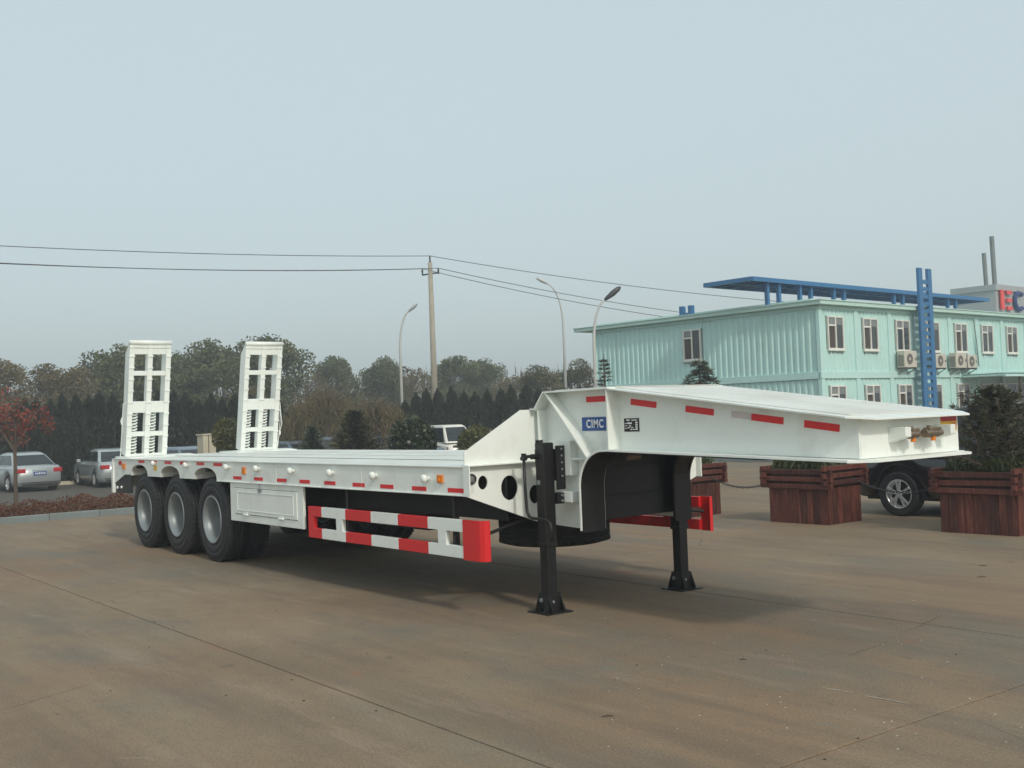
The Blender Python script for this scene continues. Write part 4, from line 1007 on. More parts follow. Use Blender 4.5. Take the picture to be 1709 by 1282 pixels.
# air conditioners
def ac(x, z, label, w_=.82, h=.56):
    e = empty('air_conditioner', world(x, -.05, z), BY, label=label, cat='air conditioner', group='air conditioners on the mint building front')
    b = MB(); b.box(0, w_, -.38, -.06, 0, h); b.build('casing', 'acbody', e, bevel=.015)
    b = MB(); b.lathe([(.0, -.012), (.06, -.012), (.06, -.004), (.19, -.004), (.20, -.016), (.215, -.016), (.215, 0)], (w_ * .42, -.381, h * .5), 1, 24); b.build('fan_grille', 'acdark', e, smooth=False)
    b = MB(); b.lathe([(.0, -.02), (.055, -.018), (.06, -.012)], (w_ * .42, -.381, h * .5), 1, 14); b.build('fan_hub', 'acbody', e)
    b = MB(); b.box(w_ * .86, w_ * .94, -.395, -.381, h * .42, h * .58)
    for k in range(9): b.box(-.012, -.001, -.34, -.10, .06 + k * .05, .085 + k * .05)
    b.build('side_louvres', 'acdark', e)
    b = MB(); b.box(.1, .15, -.42, .0, -.05, -.005); b.box(w_ - .15, w_ - .1, -.42, .0, -.05, -.005); b.beam((.12, -.38, -.05), (.12, 0, -.25), .03, .03); b.beam((w_ - .12, -.38, -.05), (w_ - .12, 0, -.25), .03, .03); b.build('bracket', 'acdark', e)
ac(5.22, 3.12, 'air conditioner left of the blue ladder column', .95, .66); ac(7.72, 3.10, 'air conditioner right beside the blue ladder column', .86, .58)
ac(9.42, 3.10, 'larger air conditioner of the pair right of the blue ladder column', .92, .64); ac(10.46, 3.10, 'smaller rightmost air conditioner of the pair', .82, .56)
# blue ladder column
e = empty('ladder_column', world(7.02, -.45), BY, label='tall blue steel ladder-shaped column in front of the mint building', cat='column')
for x in (-.52, .22):
    b = MB(); b.box(x, x + .30, -.06, .06, 0, 7.15); b.build('rail', 'bluesteel', e, bevel=.01)
z = .3; r0 = None
while z < 6.8:
    if r0 is None: b = MB(); b.box(-.22, .22, -.04, .04, -.08, .08); r0 = b.build('rung', 'bluesteel', e, (0, 0, z))
    else: share(r0, e, (0, 0, z))
    z += .30
e = empty('ladder_column', world(-.1, 6.1, 5.62), BY + math.pi / 2, label='top of a blue steel column showing above the far side eaves', cat='column')
b = MB(); b.box(-.32, -.14, -.1, .1, 0, .38); b.build('rail', 'bluesteel', e); b = MB(); b.box(.14, .32, -.1, .1, 0, .38); b.build('rail', 'bluesteel', e); b = MB(); b.box(-.14, .14, -.08, .08, .0, .1); b.build('rung', 'bluesteel', e)
# blue canopy above the roof
e = empty('roof_pergola', world(0, 1.9, 5.62), BY, label='long blue steel pergola standing above the mint building roof', cat='pergola')
X0, X1, Y0, Y1, Z0 = -1.35, 17.6, .0, 2.25, .86
b = MB()
for y in (Y0, Y1): b.box(X0, X1, y - .05, y + .05, Z0, Z0 + .16)
for x in (X0, X1): b.box(x - .05, x + .05, Y0, Y1, Z0, Z0 + .16)
b.box(X0, X1, (Y0 + Y1) / 2 - .04, (Y0 + Y1) / 2 + .04, Z0 + .01, Z0 + .13); b.build('edge_beam', 'bluesteel', e)
r0 = None; x = X0 + .75
while x < X1 - .1:
    if r0 is None: b = MB(); b.box(-.03, .03, Y0 + .05, Y1 - .05, Z0 + .02, Z0 + .14); r0 = b.build('slat', 'bluesteel', e, (x, 0, 0))
    else: share(r0, e, (x, 0, 0))
    x += .77
b = MB(); b.box(X0 + .05, X1 - .05, Y0 + .05, Y1 - .05, Z0 + .141, Z0 + .155); b.build('roof_sheet', 'bluesteel', e)
for x in (-.25, 1.9, 4.3, 9.0, 13.8):
    for y in (.12,):
        for dx in (0, .75):
            b = MB(); b.box(x + dx, x + dx + .14, y, y + .14, 0, Z0); b.build('post', 'bluesteel', e)
# grey building with sign
gp = at(1667, 600, 62); GA = BY
e = empty('grey_building', (gp.x, gp.y, 0), GA, label='plain grey flat-roofed building with a large sign, behind the mint building', cat='building')
zt = at(1667, 474, 62).z
b = MB(); b.box(0, 26, 0, 2.3, 0, zt - .3); b.build('wall', 'greywall', e); b = MB(); b.box(-.08, 26.08, -.08, 2.38, zt - .3, zt); b.build('parapet', 'greywall', e)
b = MB(); b.tube([(.85, .4, zt), (.75, .4, zt + 2.6)], .12, 10); o = b.build('roof_pipe', 'kerb', e); o['label'] = 'taller grey pipe on the roof'
b = MB(); b.tube([(.62, .75, zt), (.52, .75, zt + 1.75)], .11, 10); o = b.build('roof_pipe', 'kerb', e); o['label'] = 'shorter grey pipe on the roof'
sn = empty('roof_sign', (0, 0, 0), label='large red and navy letters on the grey building wall at the right edge', cat='sign')
sn.location = (gp.x, gp.y, zt); sn.rotation_euler = (0, 0, GA)
b = MB(); b.box(.30, .66, -.16, -.08, -1.30, -.28); b.build('letter_i', 'signred', sn)
b = MB()
for z in (-.48, -.89, -1.30): b.box(.98, 1.55, -.16, -.08, z, z + .19)
b.build('letter_e', 'signred', sn)
pts = [(2.42 + .50 * math.cos(t), -.12, -.80 + .44 * math.sin(t)) for t in [R_(50 + 260 * k / 20) for k in range(21)]]
b = MB(); b.tube(pts, .115, 8); b.build('letter_c', 'signblue', sn)

# ------------------------------------------------------------------ poles, lamps, wires
pp = Vector(gpos(727, 55, GL)); ht = at(724, 438, 55).z - GL
e = empty('utility_pole', pp, label='tapered concrete utility pole with a crossarm behind the trailer', cat='pole')
b = MB(); b.tube([(0, 0, 0), (0, 0, ht)], [.19, .11], 16); b.build('pole_shaft', 'concrete_pole', e, smooth=True)
cr = Vector((RT.x, RT.y, 0)).normalized(); dp_ = Vector((FW.x, FW.y, 0)).normalized()
b = MB(); b.beam((-cr * .42 + Vector((0, 0, ht - .62))), (cr * .42 + Vector((0, 0, ht - .52))), .07, .07); b.build('crossarm', 'fence', e)
for s_ in (-.4, .4):
    b = MB(); p_ = cr * s_; b.tube([p_ + Vector((0, 0, ht - .6)), p_ + Vector((0, 0, ht - .42)), p_ + Vector((0, 0, ht - .30))], [.03, .05, .03], 8); b.build('insulator', 'fence', e)
b = MB(); b.tube([(0, 0, ht), (0, 0, ht + .18)], [.06, .03], 8); b.tube([(0, 0, ht + .18), (0, 0, ht + .34)], [.05, .03], 8); b.build('insulator', 'fence', e)
b = MB(); b.tube([(0, 0, 3.0 + .02), (0, 0, 3.06)], .2, 12); b.build('pole_band', 'fence', e)
def wire(a, b_, sag, n_=24, r=.018, lab=''):
    a = Vector(a); b_ = Vector(b_); pts = []
    for k in range(n_ + 1):
        t = k / n_; p = a.lerp(b_, t); p.z -= sag * 4 * t * (1 - t); pts.append(p - a)
    mb = MB(); mb.tube(pts, r, 5, cap=False); o = mb.build('overhead_wire', 'wire', None, tuple(a)); tag(o, lab, 'wire', 'overhead wires on the utility pole')
tpz = GL + ht
wl0 = at(-260, 396, 47); wl1 = at(-260, 424, 47); wl2 = at(-260, 426, 48)
P0 = pp + Vector((0, 0, ht + .33)); PL = pp - cr * .4 + Vector((0, 0, ht - .30)); PR = pp + cr * .4 + Vector((0, 0, ht - .30))
wire(wl0, P0, .22, lab='uppermost overhead wire left of the utility pole')
wire(wl1, PL, .30, lab='lower overhead wire left of the utility pole, the thicker looking one', r=.02)
wire(wl2, PR, .30, lab='overhead wire left of the utility pole running to the right end of the crossarm')
wr0 = at(1900, 520, 75); wr1 = at(1800, 548, 75); wr2 = at(1800, 556, 75)
wire(P0, wr0, 1.0, lab='uppermost overhead wire right of the utility pole, above the mint building')
wire(PR, wr1, 1.3, lab='upper of the two close wires right of the utility pole')
wire(PL, wr2, 1.5, lab='lower of the two close wires right of the utility pole')
def lamp(u, vtop, D, du, label, head='lamp_grey', arm=1.0, base=0, hs=1.0, rs=1.0):
    """street lamp: curved pole, arm reaches du pixels sideways"""
    p = Vector(gpos(u, D, base)); H = at(u, vtop, D).z - base; s_ = 1 if du > 0 else -1; L = abs(du) * D / 1841
    e = empty('street_lamp', p, label=label, cat='street lamp', group='street lamps behind the trailer')
    pts = [Vector((0, 0, 0)), Vector((0, 0, H * .72))]
    for k in range(1, 9):
        t = k / 8; pts.append(cr * s_ * L * .8 * (1 - math.cos(t * math.pi * .42)) / (1 - math.cos(math.pi * .42)) + Vector((0, 0, H * .72 + H * .25 * math.sin(t * math.pi * .45) / math.sin(math.pi * .45))))
    r_ = [q * rs for q in [.085, .07] + [.065 - .004 * k for k in range(8)]]
    b = MB(); b.tube(pts, r_, 10); b.build('lamp_pole', 'lamp_pole', e, smooth=True)
    end = pts[-1]; dr = (pts[-1] - pts[-2]).normalized(); hb = MB(); hl = .80 * hs
    secs = []
    sd_ = dp_; up_ = dr.cross(sd_).normalized()
    for t, wv, hv in ((0, .06, .05), (.15, .12, .08), (.5, .17, .12), (.85, .13, .10), (1, .05, .04)):
        c = end + dr * hl * t; secs.append([c + sd_ * wv * hs * math.cos(a) + up_ * hv * hs * math.sin(a) for a in [2 * math.pi * q / 10 for q in range(10)]])
    vs = [v for s2 in secs for v in s2]; fs = [(i * 10 + k, i * 10 + (k + 1) % 10, (i + 1) * 10 + (k + 1) % 10, (i + 1) * 10 + k) for i in range(4) for k in range(10)] + [tuple(range(9, -1, -1)), tuple(range(40, 50))]
    hb.add(vs, fs); hb.build('lamp_head', head, e, smooth=True)
lamp(996, 492, 31, 26, 'pale street lamp with a dark grey head in front of the mint building corner', hs=.72, rs=.66)
lamp(946, 464, 63, -30, 'tall street lamp with a pale head bending left, between the pole and the mint building', head='lamp_pole', hs=.9)
lamp(672, 513, 57, 20, 'leftmost street lamp, bending right, left of the utility pole', head='lamp_pole', base=GL, hs=.75)
# cream pillars
def pillar(u, D, vt, wpx, label, rod=True):
    zt = at(u, vt, D).z; w_ = wpx * D / 1841; e = empty('gate_pillar', gpos(u, D, GL), BY, label=label, cat='pillar', group='cream pillars by the car park')
    b = MB(); b.box(-w_ / 2, w_ / 2, -w_ / 2, w_ / 2, 0, zt - GL - .05); b.build('pillar_body', 'cream', e, bevel=.02); b = MB(); b.box(-w_ / 2 - .03, w_ / 2 + .03, -w_ / 2 - .03, w_ / 2 + .03, zt - GL - .05, zt - GL); b.build('pillar_cap', 'cream', e)
    if rod: b = MB(); b.tube([(0, 0, zt - GL), (0, 0, zt - GL + .22)], .012, 6); b.tube([(-.04, -w_ / 2 - .012, .1), (-.04, -w_ / 2 - .012, zt - GL)], .012, 6); b.build('rod', 'fence', e)
pillar(344, 40, 724, 22, 'cream pillar with a thin rod on top, between the two ramps'); pillar(627, 45, 712, 11, 'cream pillar between the conifer bush and the round bush', False); pillar(6, 50.2, 736, 16, 'cream pillar at the left edge behind the silver saloon')
# fence behind the car park
fe = empty('metal_fence', gpos(0, 50.5, GL), label='thin dark metal fence along the back of the car park', cat='fence')
A = Vector(gpos(-60, 50.6, 0)) - Vector(fe.location) ; Bv = Vector(gpos(980, 49.0, 0)) - Vector(fe.location); A.z = Bv.z = 0
b = MB()
for z in (.25, 1.15): b.beam(A + Vector((0, 0, z)), Bv + Vector((0, 0, z)), .03, .04)
b.build('fence_rail', 'fence', fe)
b = MB(); n_ = 300
b.tube([(0, 0, .1), (0, 0, 1.3)], .012, 4); f0 = None
for k in range(90):
    p_ = A.lerp(Bv, k / 89)
    if f0 is None: f0 = b.build('fence_bar', 'fence', fe, tuple(p_))
    else: share(f0, fe, tuple(p_))
# back kerb of the parking lot
b = MB(); p0 = Vector(gpos(-60, 49.3, GL)); p1 = Vector(gpos(520, 49.6, GL)); b.beam(p0 + Vector((0, 0, .07)), p1 + Vector((0, 0, .07)), .2, .14); tag(b.build('parking_kerb', 'cream'), kind='structure')

# ------------------------------------------------------------------ cars
def car(kind, loc, yaw, paint, label, cat='car', L=4.5, Wc=1.76, H=1.46, wr=.31, plate=True, wheels=True, wb=2.65):
    """front of the car points to local +x"""
    e = empty(kind, loc, yaw, label=label, cat=cat); hw = Wc / 2
    fx = wb / 2; rx = -wb / 2; f = L / 2; r = -L / 2; suv = cat in ('SUV', 'van')
    belt = .655 * H if not suv else .60 * H
    def archp(cx, n=10, rr=wr + .06): return [(cx + rr * math.cos(math.pi * k / n), wr + rr * math.sin(math.pi * k / n)) for k in range(n + 1)]
    low = .20 if not suv else .28
    # side outline sampled into stations, body lofted with rounded section
    if cat == 'van': topl = [(r + .02, belt), (f - .05, belt * .96)]
    st_ = []; n = 44
    for i in range(n + 1):
        x = r + (f - r) * i / n; t = (x - r) / (f - r)
        zt_ = belt * (1 - .13 * max(0, (t - .72) / .28) ** 1.6 * (1 if not suv else .6)) - .05 * max(0, (.06 - t) / .06)
        end = min(t, 1 - t); wid = hw * (1 - .16 * max(0, 1 - end / .10) ** 2); zb = low + .12 * max(0, 1 - end / .06) ** 2
        for c in (fx, rx):
            dx = abs(x - c); rr = wr + .07
            if dx < rr: zb = max(zb, wr + math.sqrt(rr * rr - dx * dx))
        st_.append((x, wid, zb, zt_))
    mb = MB(); vs = []; K = 12
    for x, wd, zb, z1 in st_:
        hh = z1 - zb
        sec = [(-wd * .94, zb), (-wd, zb + hh * .25), (-wd * .998, zb + hh * .6), (-wd * .965, zb + hh * .88), (-wd * .90, z1), (-wd * .5, z1 + .02), (wd * .5, z1 + .02), (wd * .90, z1), (wd * .965, zb + hh * .88), (wd * .998, zb + hh * .6), (wd, zb + hh * .25), (wd * .94, zb)]
        vs += [(x, y, z) for y, z in sec]
    fs = [(i * K + k, i * K + (k + 1) % K, (i + 1) * K + (k + 1) % K, (i + 1) * K + k) for i in range(n) for k in range(K)] + [tuple(range(K)), tuple(n * K + k for k in range(K - 1, -1, -1))]
    mb.add(vs, fs); mb.build('body', paint, e, smooth=True)
    # greenhouse
    if cat == 'van': gx = [(r + .05, belt), (r + .12, H - .06), (r + .3, H), (f - 1.1, H), (f - .85, H - .06), (f - .12, belt)]
    elif suv: gx = [(r + .1, belt), (r + .35, H - .12), (r + .7, H), (f - 2.0, H), (f - 1.75, H - .05), (f - 1.0, belt)]
    else: gx = [(r + .42, belt - .03), (r + 1.15, H - .10), (r + 1.5, H - .02), (r + 1.9, H), (f - 2.3, H), (f - 1.95, H - .06), (f - 1.0, belt - .06)]
    mb = MB(); vs = []
    for x, z in gx:
        t = (z - belt) / (H - belt); y = hw * (.90 - .24 * max(t, 0)); vs += [(x, -y, z), (x, y, z)]
    nn = len(gx); fs = [(2 * i, 2 * i + 2, 2 * i + 3, 2 * i + 1) for i in range(nn - 1)] + [tuple(2 * i for i in range(nn)), tuple(2 * i + 1 for i in range(nn - 1, -1, -1))]
    mb.add(vs, fs); mb.build('roof', paint, e, bevel=.09, seg=4)
    def pane(p, name='window', m='carglass'):
        b = MB(); v = [Vector(q) for q in p]; nrm = (v[1] - v[0]).cross(v[2] - v[0]).normalized(); c = sum(v, Vector()) / len(v)
        if nrm.dot(c - Vector((0, 0, c.z - .3))) < 0: nrm = -nrm
        b.add([q - nrm * .01 for q in v] + [q + nrm * .008 for q in v], [(0, 1, 2, 3), (4, 5, 6, 7)] + [(i, (i + 1) % 4, (i + 1) % 4 + 4, i + 4) for i in range(4)]); b.build(name, m, e)
    def gy(z, k=.0): return hw * (.90 - .24 * max(0, (z - belt) / (H - belt))) - k
    a0, a1 = gx[0], gx[1]; b0, b1 = gx[-1], gx[-2]
    def lerp2(p, q, t): return (p[0] + (q[0] - p[0]) * t, p[1] + (q[1] - p[1]) * t)
    for (p, q) in ((a0, a1), (b0, b1)):
        lo = lerp2(p, q, .10); hi = lerp2(p, q, .93); pane([(lo[0], -gy(lo[1], .09), lo[1]), (lo[0], gy(lo[1], .09), lo[1]), (hi[0], gy(hi[1], .09), hi[1]), (hi[0], -gy(hi[1], .09), hi[1])], 'rear_window' if p is a0 else 'windscreen')
    zlo = belt + .04; zhi = H - .12
    xr0 = lerp2(a0, a1, .15)[0] + .18; xr1 = lerp2(a0, a1, .9)[0] + .14; xf0 = lerp2(b0, b1, .15)[0] - .14; xf1 = lerp2(b0, b1, .85)[0] - .1; xm = (xr1 + xf1) / 2
    for s_ in (-1, 1):
        for xa, xb, xc, xd in ((xr0, xm - .04, xm - .04, xr1), (xm + .04, xf0, xf1, xm + .04)):
            pane([(xa, s_ * gy(zlo), zlo), (xb, s_ * gy(zlo), zlo), (xc, s_ * gy(zhi), zhi), (xd, s_ * gy(zhi), zhi)], 'side_window')
        b = MB(); b.box(f - 1.35, f - 1.2, s_ * (hw + .02) - .07, s_ * (hw + .02) + .07, belt - .02, belt + .10); b.build('wing_mirror', paint, e, bevel=.02)
        # lamps
        b = MB(); b.box(r - .012, r + .16, min(s_ * hw * .56, s_ * hw * .93), max(s_ * hw * .56, s_ * hw * .93), belt - .26, belt - .10); b.build('tail_lamp', 'taillight', e, bevel=.02)
        b = MB(); b.box(f - .22, f - .02, min(s_ * hw * .55, s_ * hw * .90), max(s_ * hw * .55, s_ * hw * .90), belt - .30, belt - .16); b.build('headlight', 'lens', e, bevel=.02)
        b = MB(); b.box(r + .4, f - .6, min(s_ * (hw - .02), s_ * (hw + .004)), max(s_ * (hw - .02), s_ * (hw + .004)), belt - .115, belt - .105); b.build('door_crease', paint, e)
    b = MB(); b.box(r - .02, r + .05, -hw * .80, hw * .80, low + .13, low + .155); b.build('bumper_seam', 'plastic', e)
    b = MB(); b.box(r - .008, r + .05, -hw * .70, hw * .70, low - .02, low + .10); b.build('rear_valance', 'plastic', e)
    if plate:
        b = MB(); b.box(r - .02, r + .02, -.23, .23, belt - .36, belt - .22); p_ = b.build('number_plate', 'plate', e); b = MB()
        for k in range(6): b.box(r - .0225, r - .0195, -.19 + k * .065, -.155 + k * .065, belt - .325, belt - .255)
        b.build('plate_marks', 'frame', p_)
        b = MB(); b.box(r - .018, r + .02, -.29, .29, belt - .18, belt - .155); b.build('trim_bar', 'chrome', e)
    b = MB(); b.box(r + .3, f - .3, -hw + .12, hw - .12, low - .04, belt - .1); b.build('underbody', 'plastic', e)
    for cx in (fx, rx):
        for s_ in (-1, 1):
            we = bpy.data.objects.new('wheel', None); COL.objects.link(we); we.parent = e; we.location = (cx, s_ * (hw - .02), wr); we.empty_display_size = .1
            t_ = MB(); t_.lathe([(wr * .66, -.0), (wr * .9, -.012), (wr * .985, -.03 + .015), (wr, .02), (wr, .17), (wr * .97, .2), (wr * .6, .2)], (0, 0, 0), 1, 28)
            if s_ > 0: we.scale = (1, -1, 1)
            t_.build('tyre', 'rubber', we, smooth=True)
            m_ = MB(); m_.lathe([(wr * .66, -.002), (wr * .62, -.006), (wr * .60, .01), (wr * .56, .09), (0, .095)], (0, 0, 0), 1, 28); m_.build('rim', 'chrome' if not (cat == 'SUV') else 'chrome', we, smooth=True)
            sp = MB()
            for k in range(5):
                a = 2 * math.pi * k / 5 + .3
                for da in (-.17, .17):
                    p1 = Vector((math.cos(a + da * .5) * wr * .12, .004, math.sin(a + da * .5) * wr * .12)); p2 = Vector((math.cos(a + da) * wr * .61, -.002, math.sin(a + da) * wr * .61)); sp.beam(p1, p2, .03 if cat == 'SUV' else .028, .024, up=(0, 1, 0))
            sp.lathe([(0, -.012), (wr * .15, -.01), (wr * .17, .02)], (0, 0, 0), 1, 14); sp.build('spokes', 'chrome', we)
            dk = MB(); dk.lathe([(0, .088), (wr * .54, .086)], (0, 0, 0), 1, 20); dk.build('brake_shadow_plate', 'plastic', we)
    return e
car('parked_car', gpos(31, 46.5, GL), R_(184.7), 'silver', 'silver saloon seen from behind at the left edge, with a blue number plate')
car('parked_car', gpos(179, 46.5, GL), R_(177), 'silver', 'silver saloon half hidden behind the trailer tail')
car('parked_car', gpos(300, 43, GL), math.atan2(-.1, -1), 'carblue', 'grey-blue car whose roof shows right of the first ramp', plate=False)
car('parked_car', gpos(478, 46, GL), math.atan2(-.1, -1), 'carblue', 'dark grey car whose roof shows right of the second ramp', plate=False)
car('parked_car', gpos(553, 44, GL), math.atan2(-.1, -1), 'carblue', 'dark blue car behind the brownish conifer bush', plate=False, H=1.60)
car('parked_car', gpos(645, 42, GL), math.atan2(-.3, -1), 'carblue', 'blue car glimpsed left of the round green bush', plate=False, H=1.62)
van = car('parked_van', gpos(744, 47, GL), -.22, 'carwhite', 'small white van facing the camera between two round bushes', cat='van', L=3.6, Wc=1.48, H=1.86, plate=False, wb=2.2)
b = MB(); b.box(1.795, 1.81, -.42, .42, .93, 1.02); b.build('front_grille', 'plastic', van)
car('parked_suv', (5.27, 10.27, 0), math.pi, 'carblack', 'black SUV parked behind the wooden planters', cat='SUV', L=4.5, Wc=1.82, H=1.68, wr=.34, plate=False, wb=2.66)
car('parked_car', (7.2, 15.6, 0), math.pi * .55, 'carred', 'red car glimpsed at the right edge behind the dark conifer', L=4.3)

# ------------------------------------------------------------------ wooden planters with chains
def planter(cx, cy, rz, label, fill='grass'):
    e = empty('wooden_planter', (cx, cy, 0), rz, label=label, cat='planter', group='red-brown wooden planters in a row')
    hx, hy = .51, .41; pw = .113
    b = MB(); b.box(-pw / 2 + .002, pw / 2 - .002, -.018, .018, 0, .53); proto = None
    rr = random.Random(int(cx * 10))
    for side in range(4):
        a = side * math.pi / 2
        n = 9 if side % 2 == 0 else 7
        for k in range(n):
            hl, hd = (hx, hy) if side % 2 == 0 else (hy, hx); t = -hl + 2 * hl / n * (k + .5); x, y = t, -hd; px_ = x * math.cos(a) - y * math.sin(a); py_ = x * math.sin(a) + y * math.cos(a); off = rr.uniform(-.004, .004)
            px_ += math.sin(a) * off; py_ -= math.cos(a) * off
            if proto is None: proto = b.build('plank', 'wood', e, (px_, py_, 0), bevel=.004); proto.rotation_euler = (0, 0, a)
            else: share(proto, e, (px_, py_, 0), (0, 0, a))
    # log-cabin collar: crossing beams, alternately on each axis
    bp_ = []
    for H_ in (hx + .13, hy + .13): c = MB(); c.box(-H_, H_, -.032, .032, -.036, .036); bp_.append(c.mesh('beam', 'wood'))
    for lay in range(3):
        for side in range(4):
            a = side * math.pi / 2; z = .575 + lay * .105 + (.0 if side % 2 == 0 else .052) - .02
            o = bpy.data.objects.new('beam', bp_[side % 2]); COL.objects.link(o); o.parent = e; d = (hy if side % 2 == 0 else hx) + .035
            o.location = (math.sin(a) * d, -math.cos(a) * d, z); o.rotation_euler = (rr.uniform(-.03, .03), rr.uniform(-.012, .012), a + rr.uniform(-.012, .012))
            bv = o.modifiers.new('bevel', 'BEVEL'); bv.width = .006; bv.segments = 2
    b = MB(); b.box(-hx + .02, hx - .02, -hy + .02, hy - .02, .3, .80); b.build('soil_fill', 'soil', e)
    b = MB(); b.box(-hx + .025, hx - .025, -hy + .025, hy - .025, .50, .535); b.build('inner_lining', 'plastic', e)
    return e
p1 = planter(.76, 7.90, .04, 'leftmost wooden planter, its right end showing behind the far side guard')
p2 = planter(3.31, 8.16, .03, 'middle wooden planter filled with grass, left of the black SUV')
p3 = planter(6.08, 8.30, .03, 'rightmost wooden planter holding the dark conifer')
def tuft(cx, cy, label, n=2600, h=.17, r=.46, seed=1):
    rng = random.Random(seed); mb = MB(); mb.leafy = True
    for _ in range(n):
        x = rng.uniform(-r, r); y = rng.uniform(-r, r) * .8; a = rng.uniform(0, 6.28); l = rng.uniform(.5, 1) * h
        leaf_quad(mb, (x, y, .80 + l / 2), l * 1.2, rng, .10, d=(math.cos(a) * .7, math.sin(a) * .7, 1))
    o = mb.build('planter_grass', 'grass', None, (cx, cy, 0)); tag(o, label, 'grass', kind='stuff')
tuft(3.31, 8.16, 'grass growing in the middle wooden planter', h=.24); tuft(.76, 7.90, 'grass growing in the leftmost wooden planter', 1200, .2, seed=2); tuft(6.08, 8.30, 'grass round the conifer in the rightmost planter', 1800, .2, seed=3)
def chain(a, b_, sag, label):
    a = Vector(a); b_ = Vector(b_); e = empty('chain', a, label=label, cat='chain', group='chains hanging between the planters'); L = (b_ - a).length; n = int(L * 1.12 / .052)
    lm = MB(); pts = [(.033 * math.cos(t) , .014 * math.sin(t), 0) for t in [2 * math.pi * k / 10 for k in range(11)]]; lm.tube(pts, .0058, 5, cap=False); me = lm.mesh('chain_link', 'fence', True)
    for k in range(n):
        t = (k + .5) / n; p = a.lerp(b_, t); p.z -= sag * 4 * t * (1 - t); q = a.lerp(b_, t + .01); q.z -= sag * 4 * (t + .01) * (1 - t - .01)
        o = bpy.data.objects.new('chain_link', me); COL.objects.link(o); o.parent = e; o.location = p - a; d = (q - p).normalized()
        o.rotation_mode = 'QUATERNION'; from mathutils import Quaternion
        o.rotation_quaternion = d.to_track_quat('X', 'Z') @ Quaternion((1, 0, 0), math.pi / 2 * (k % 2))
chain((1.40, 7.95, .64), (2.66, 8.1, .62), .15, 'dark chain hanging between the leftmost and the middle planter')
chain((3.96, 8.2, .66), (5.42, 8.3, .60), .16, 'dark chain hanging in front of the black SUV between two planters')

# conifers in the planters
def conifer(name, loc, H, r, lm, label, seed, whorls=26, per=7, up=.35, ns=.12, tiplen=1.0, dens=26, bare=.12, nw=.16, ex=.75):
    rng = random.Random(seed); e = empty(name, loc, label=label, cat='tree'); tr = MB(); mb = MB(); mb.leafy = True
    tr.tube([(0, 0, 0), (.02, 0, H * .5), (0, 0, H)], [.05 * H / 2, .03 * H / 2, .006], 7)
    for w_ in range(whorls):
        t = bare + (1 - bare) * (w_ / whorls); z0 = H * t * .97; L0 = r * (1 - t) ** ex + .04
        for k in range(per):
            a = rng.uniform(0, 6.28); L = L0 * rng.uniform(.55, 1.12); dz = L * up * rng.uniform(.4, 1.5)
            d = Vector((math.cos(a), math.sin(a), 0)); b0 = Vector((0, 0, z0)); b1 = b0 + d * L * .6 + Vector((0, 0, dz * .4)); b2 = b0 + d * L + Vector((0, 0, dz))
            tr.tube([b0, b1, b2], [.012, .008, .003], 4, cap=False)
            for q in range(dens):
                s_ = rng.uniform(.2, 1); p = b0.lerp(b1, s_ / .6) if s_ < .6 else b1.lerp(b2, (s_ - .6) / .4)
                sd_ = Vector((rng.uniform(-1, 1), rng.uniform(-1, 1), rng.uniform(-.5, .8))); v = (d * .8 + sd_).normalized()
                leaf_quad(mb, p + v * ns * .4, ns * rng.uniform(.6, 1.3), rng, nw, d=v)
    tr.build('trunk', 'bark', e); mb.build('foliage', lm, e)
conifer('spruce_tree', (6.14, 8.32, .78), 1.14, 1.05, 'needle', 'dark bushy brownish conifer growing in the rightmost planter', 2, whorls=22, per=8, up=.62, ns=.10, dens=46, bare=.0, nw=.17, ex=.95)
conifer('cedar_tree', gpos(1170, 26), top_h(1170, 594, 26, 0), 1.55, 'cedar', 'spreading cedar top showing above the trailer neck, before the mint wall', 5, whorls=24, per=5, up=-.28, ns=.14, dens=60, bare=.35, ex=.75, nw=.10)
conifer('cedar_tree', gpos(1011, 28), top_h(1011, 590, 28, 0), .62, 'cedar', 'thin open cedar beside the pale street lamp', 9, whorls=22, per=4, up=.10, ns=.10, dens=40, bare=.3, ex=.8, nw=.10)
# low planting and shrub by the building
mb = MB(); mb.leafy = True; rng = random.Random(31)
for _ in range(5000):
    x = rng.uniform(-24, -9.5); y = 22.3 + rng.random() * 3; leaf_quad(mb, (x, y, rng.random() * .5), rng.uniform(.08, .2), rng, .5)
tag(mb.build('building_planting', 'tree_green'), 'low green planting along the foot of the mint building', 'planting', kind='stuff')

# ------------------------------------------------------------------ small litter and marks on the yard
rng = random.Random(77)
def debris(x, y, L, m, label, cat, rz):
    b = MB(); b.tube([(-L / 2, 0, .006), (0, .004, .009), (L / 2, -.002, .006)], [.002, .004, .002], 5); o = b.build('twig' if m == 'twig' else 'chip', m, None, (x, y, 0)); o.rotation_euler = (0, 0, rz); tag(o, label, cat)
for (u, v, L, lb) in ((1014, 1197, .10, 'short dark twig lying on the concrete before the gooseneck'), (1640, 945, .12, 'upper of two dark slivers lying near the right edge'), (1638, 964, .13, 'lower of two dark slivers lying near the right edge'), (1240, 1102, .07, 'small curved dark scrap right of the far landing leg')):
    d = FW + RT * ((u - 854.5) / 1841.4) - UP * ((v - 641) / 1841.4); t = -CAM.z / d.z; p = CAM + d * t; debris(p.x, p.y, L * .7, 'twig', lb, 'debris', math.atan2(RT.y, RT.x) + rng.uniform(-.2, .2))
def gp_(u, v):
    d = FW + RT * ((u - 854.5) / 1841.4) - UP * ((v - 641) / 1841.4); t = -CAM.z / d.z; return CAM + d * t
mb = MB()
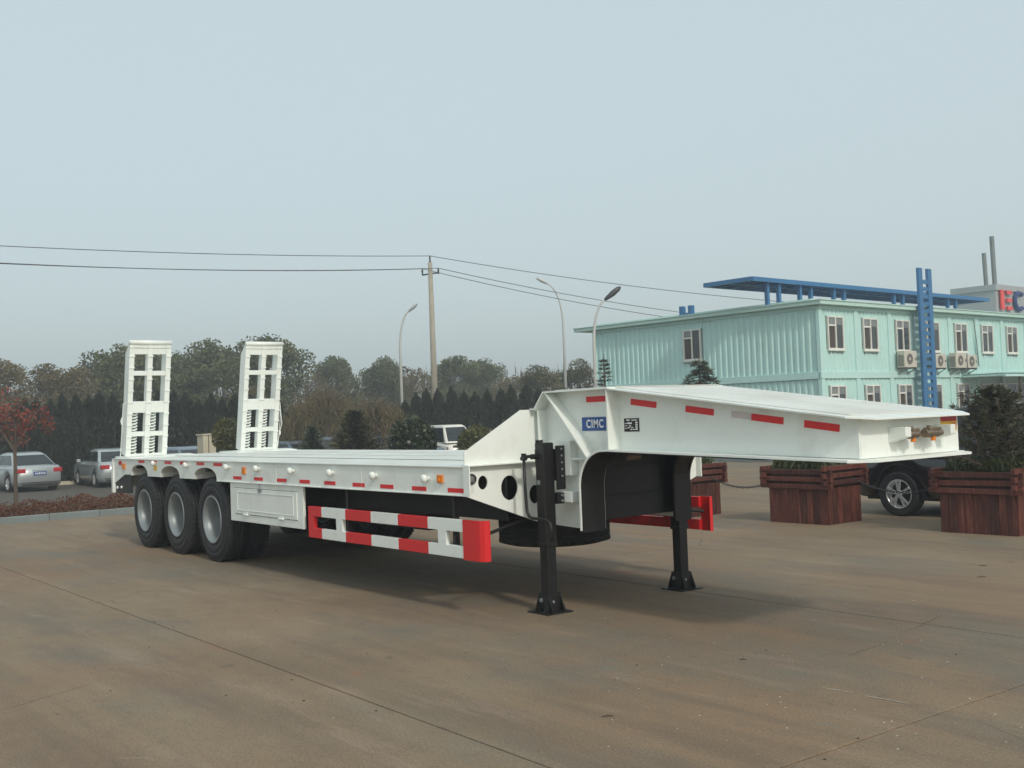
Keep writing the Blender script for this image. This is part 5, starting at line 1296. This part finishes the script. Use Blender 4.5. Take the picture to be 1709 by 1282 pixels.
for _ in range(260):
    x = rng.uniform(-6, 12); y = rng.uniform(-5, 12); s_ = rng.uniform(.004, .012); mb.add([(x + s_ * math.cos(a), y + s_ * math.sin(a), .002) for a in (0, 1.6, 3.1, 4.4)] + [(x, y, s_ * .7)], [(0, 1, 4), (1, 2, 4), (2, 3, 4), (3, 0, 4)])
tag(mb.build('grit', 'twig'), 'scattered grit on the concrete yard', 'grit', kind='stuff')
mb = MB()
for _ in range(70):
    p = gp_(rng.uniform(1000, 1709), rng.uniform(1000, 1260)); s_ = rng.uniform(.003, .008); mb.add([(p.x + s_ * math.cos(a), p.y + s_ * math.sin(a), .001) for a in (0, 1.6, 3.1, 4.4)] + [(p.x, p.y, s_ * .5)], [(0, 1, 4), (1, 2, 4), (2, 3, 4), (3, 0, 4)])
tag(mb.build('pale_grit', 'paper'), 'scattered pale crumbs on the concrete at the right', 'grit', kind='stuff')
M['chalk'] = mat('chalk_line', (.42, .43, .38), .9, var=.3, scale=20)
def mark(u0, v0, u1, v1, w_, n='chalk_mark'):
    a = gp_(u0, v0); b_ = gp_(u1, v1); mb = MB(); d = (b_ - a); L = d.length; d.normalize(); q = Vector((-d.y, d.x, 0)); r_ = random.Random(int(u0)); k = 14; vs = []
    for i in range(k + 1):
        t = i / k; ww = w_ * (.35 + .65 * math.sin(math.pi * t)) * r_.uniform(.6, 1.1); p = a + d * L * t + q * r_.uniform(-.003, .003); vs += [(p.x + q.x * ww, p.y + q.y * ww, .004), (p.x - q.x * ww, p.y - q.y * ww, .004)]
    mb.add(vs, [(2 * i, 2 * i + 1, 2 * i + 3, 2 * i + 2) for i in range(k)]); tag(mb.build(n, 'chalk'), kind='structure')
mark(1443, 1162, 1516, 1175, .006); mark(1370, 1148, 1424, 1157, .005); mark(1320, 898, 1416, 905, .008); mark(842, 932, 872, 930, .010); mark(200, 1266, 250, 1266, .003)

# ------------------------------------------------------------------ haze
hb = MB(); hb.box(-395, 395, -395, 395, -1.4, 14.5)
hm = bpy.data.materials.new('haze'); hm.use_nodes = True; t = hm.node_tree; t.nodes.clear()
pv = t.nodes.new('ShaderNodeVolumePrincipled'); pv.inputs['Color'].default_value = (.95, .97, 1, 1); pv.inputs['Density'].default_value = .0027; pv.inputs['Anisotropy'].default_value = .35
out = t.nodes.new('ShaderNodeOutputMaterial'); t.links.new(pv.outputs[0], out.inputs['Volume']); M['haze'] = hm
tag(hb.build('haze', 'haze'), 'thin autumn haze filling the air over the yard', 'haze', kind='stuff')
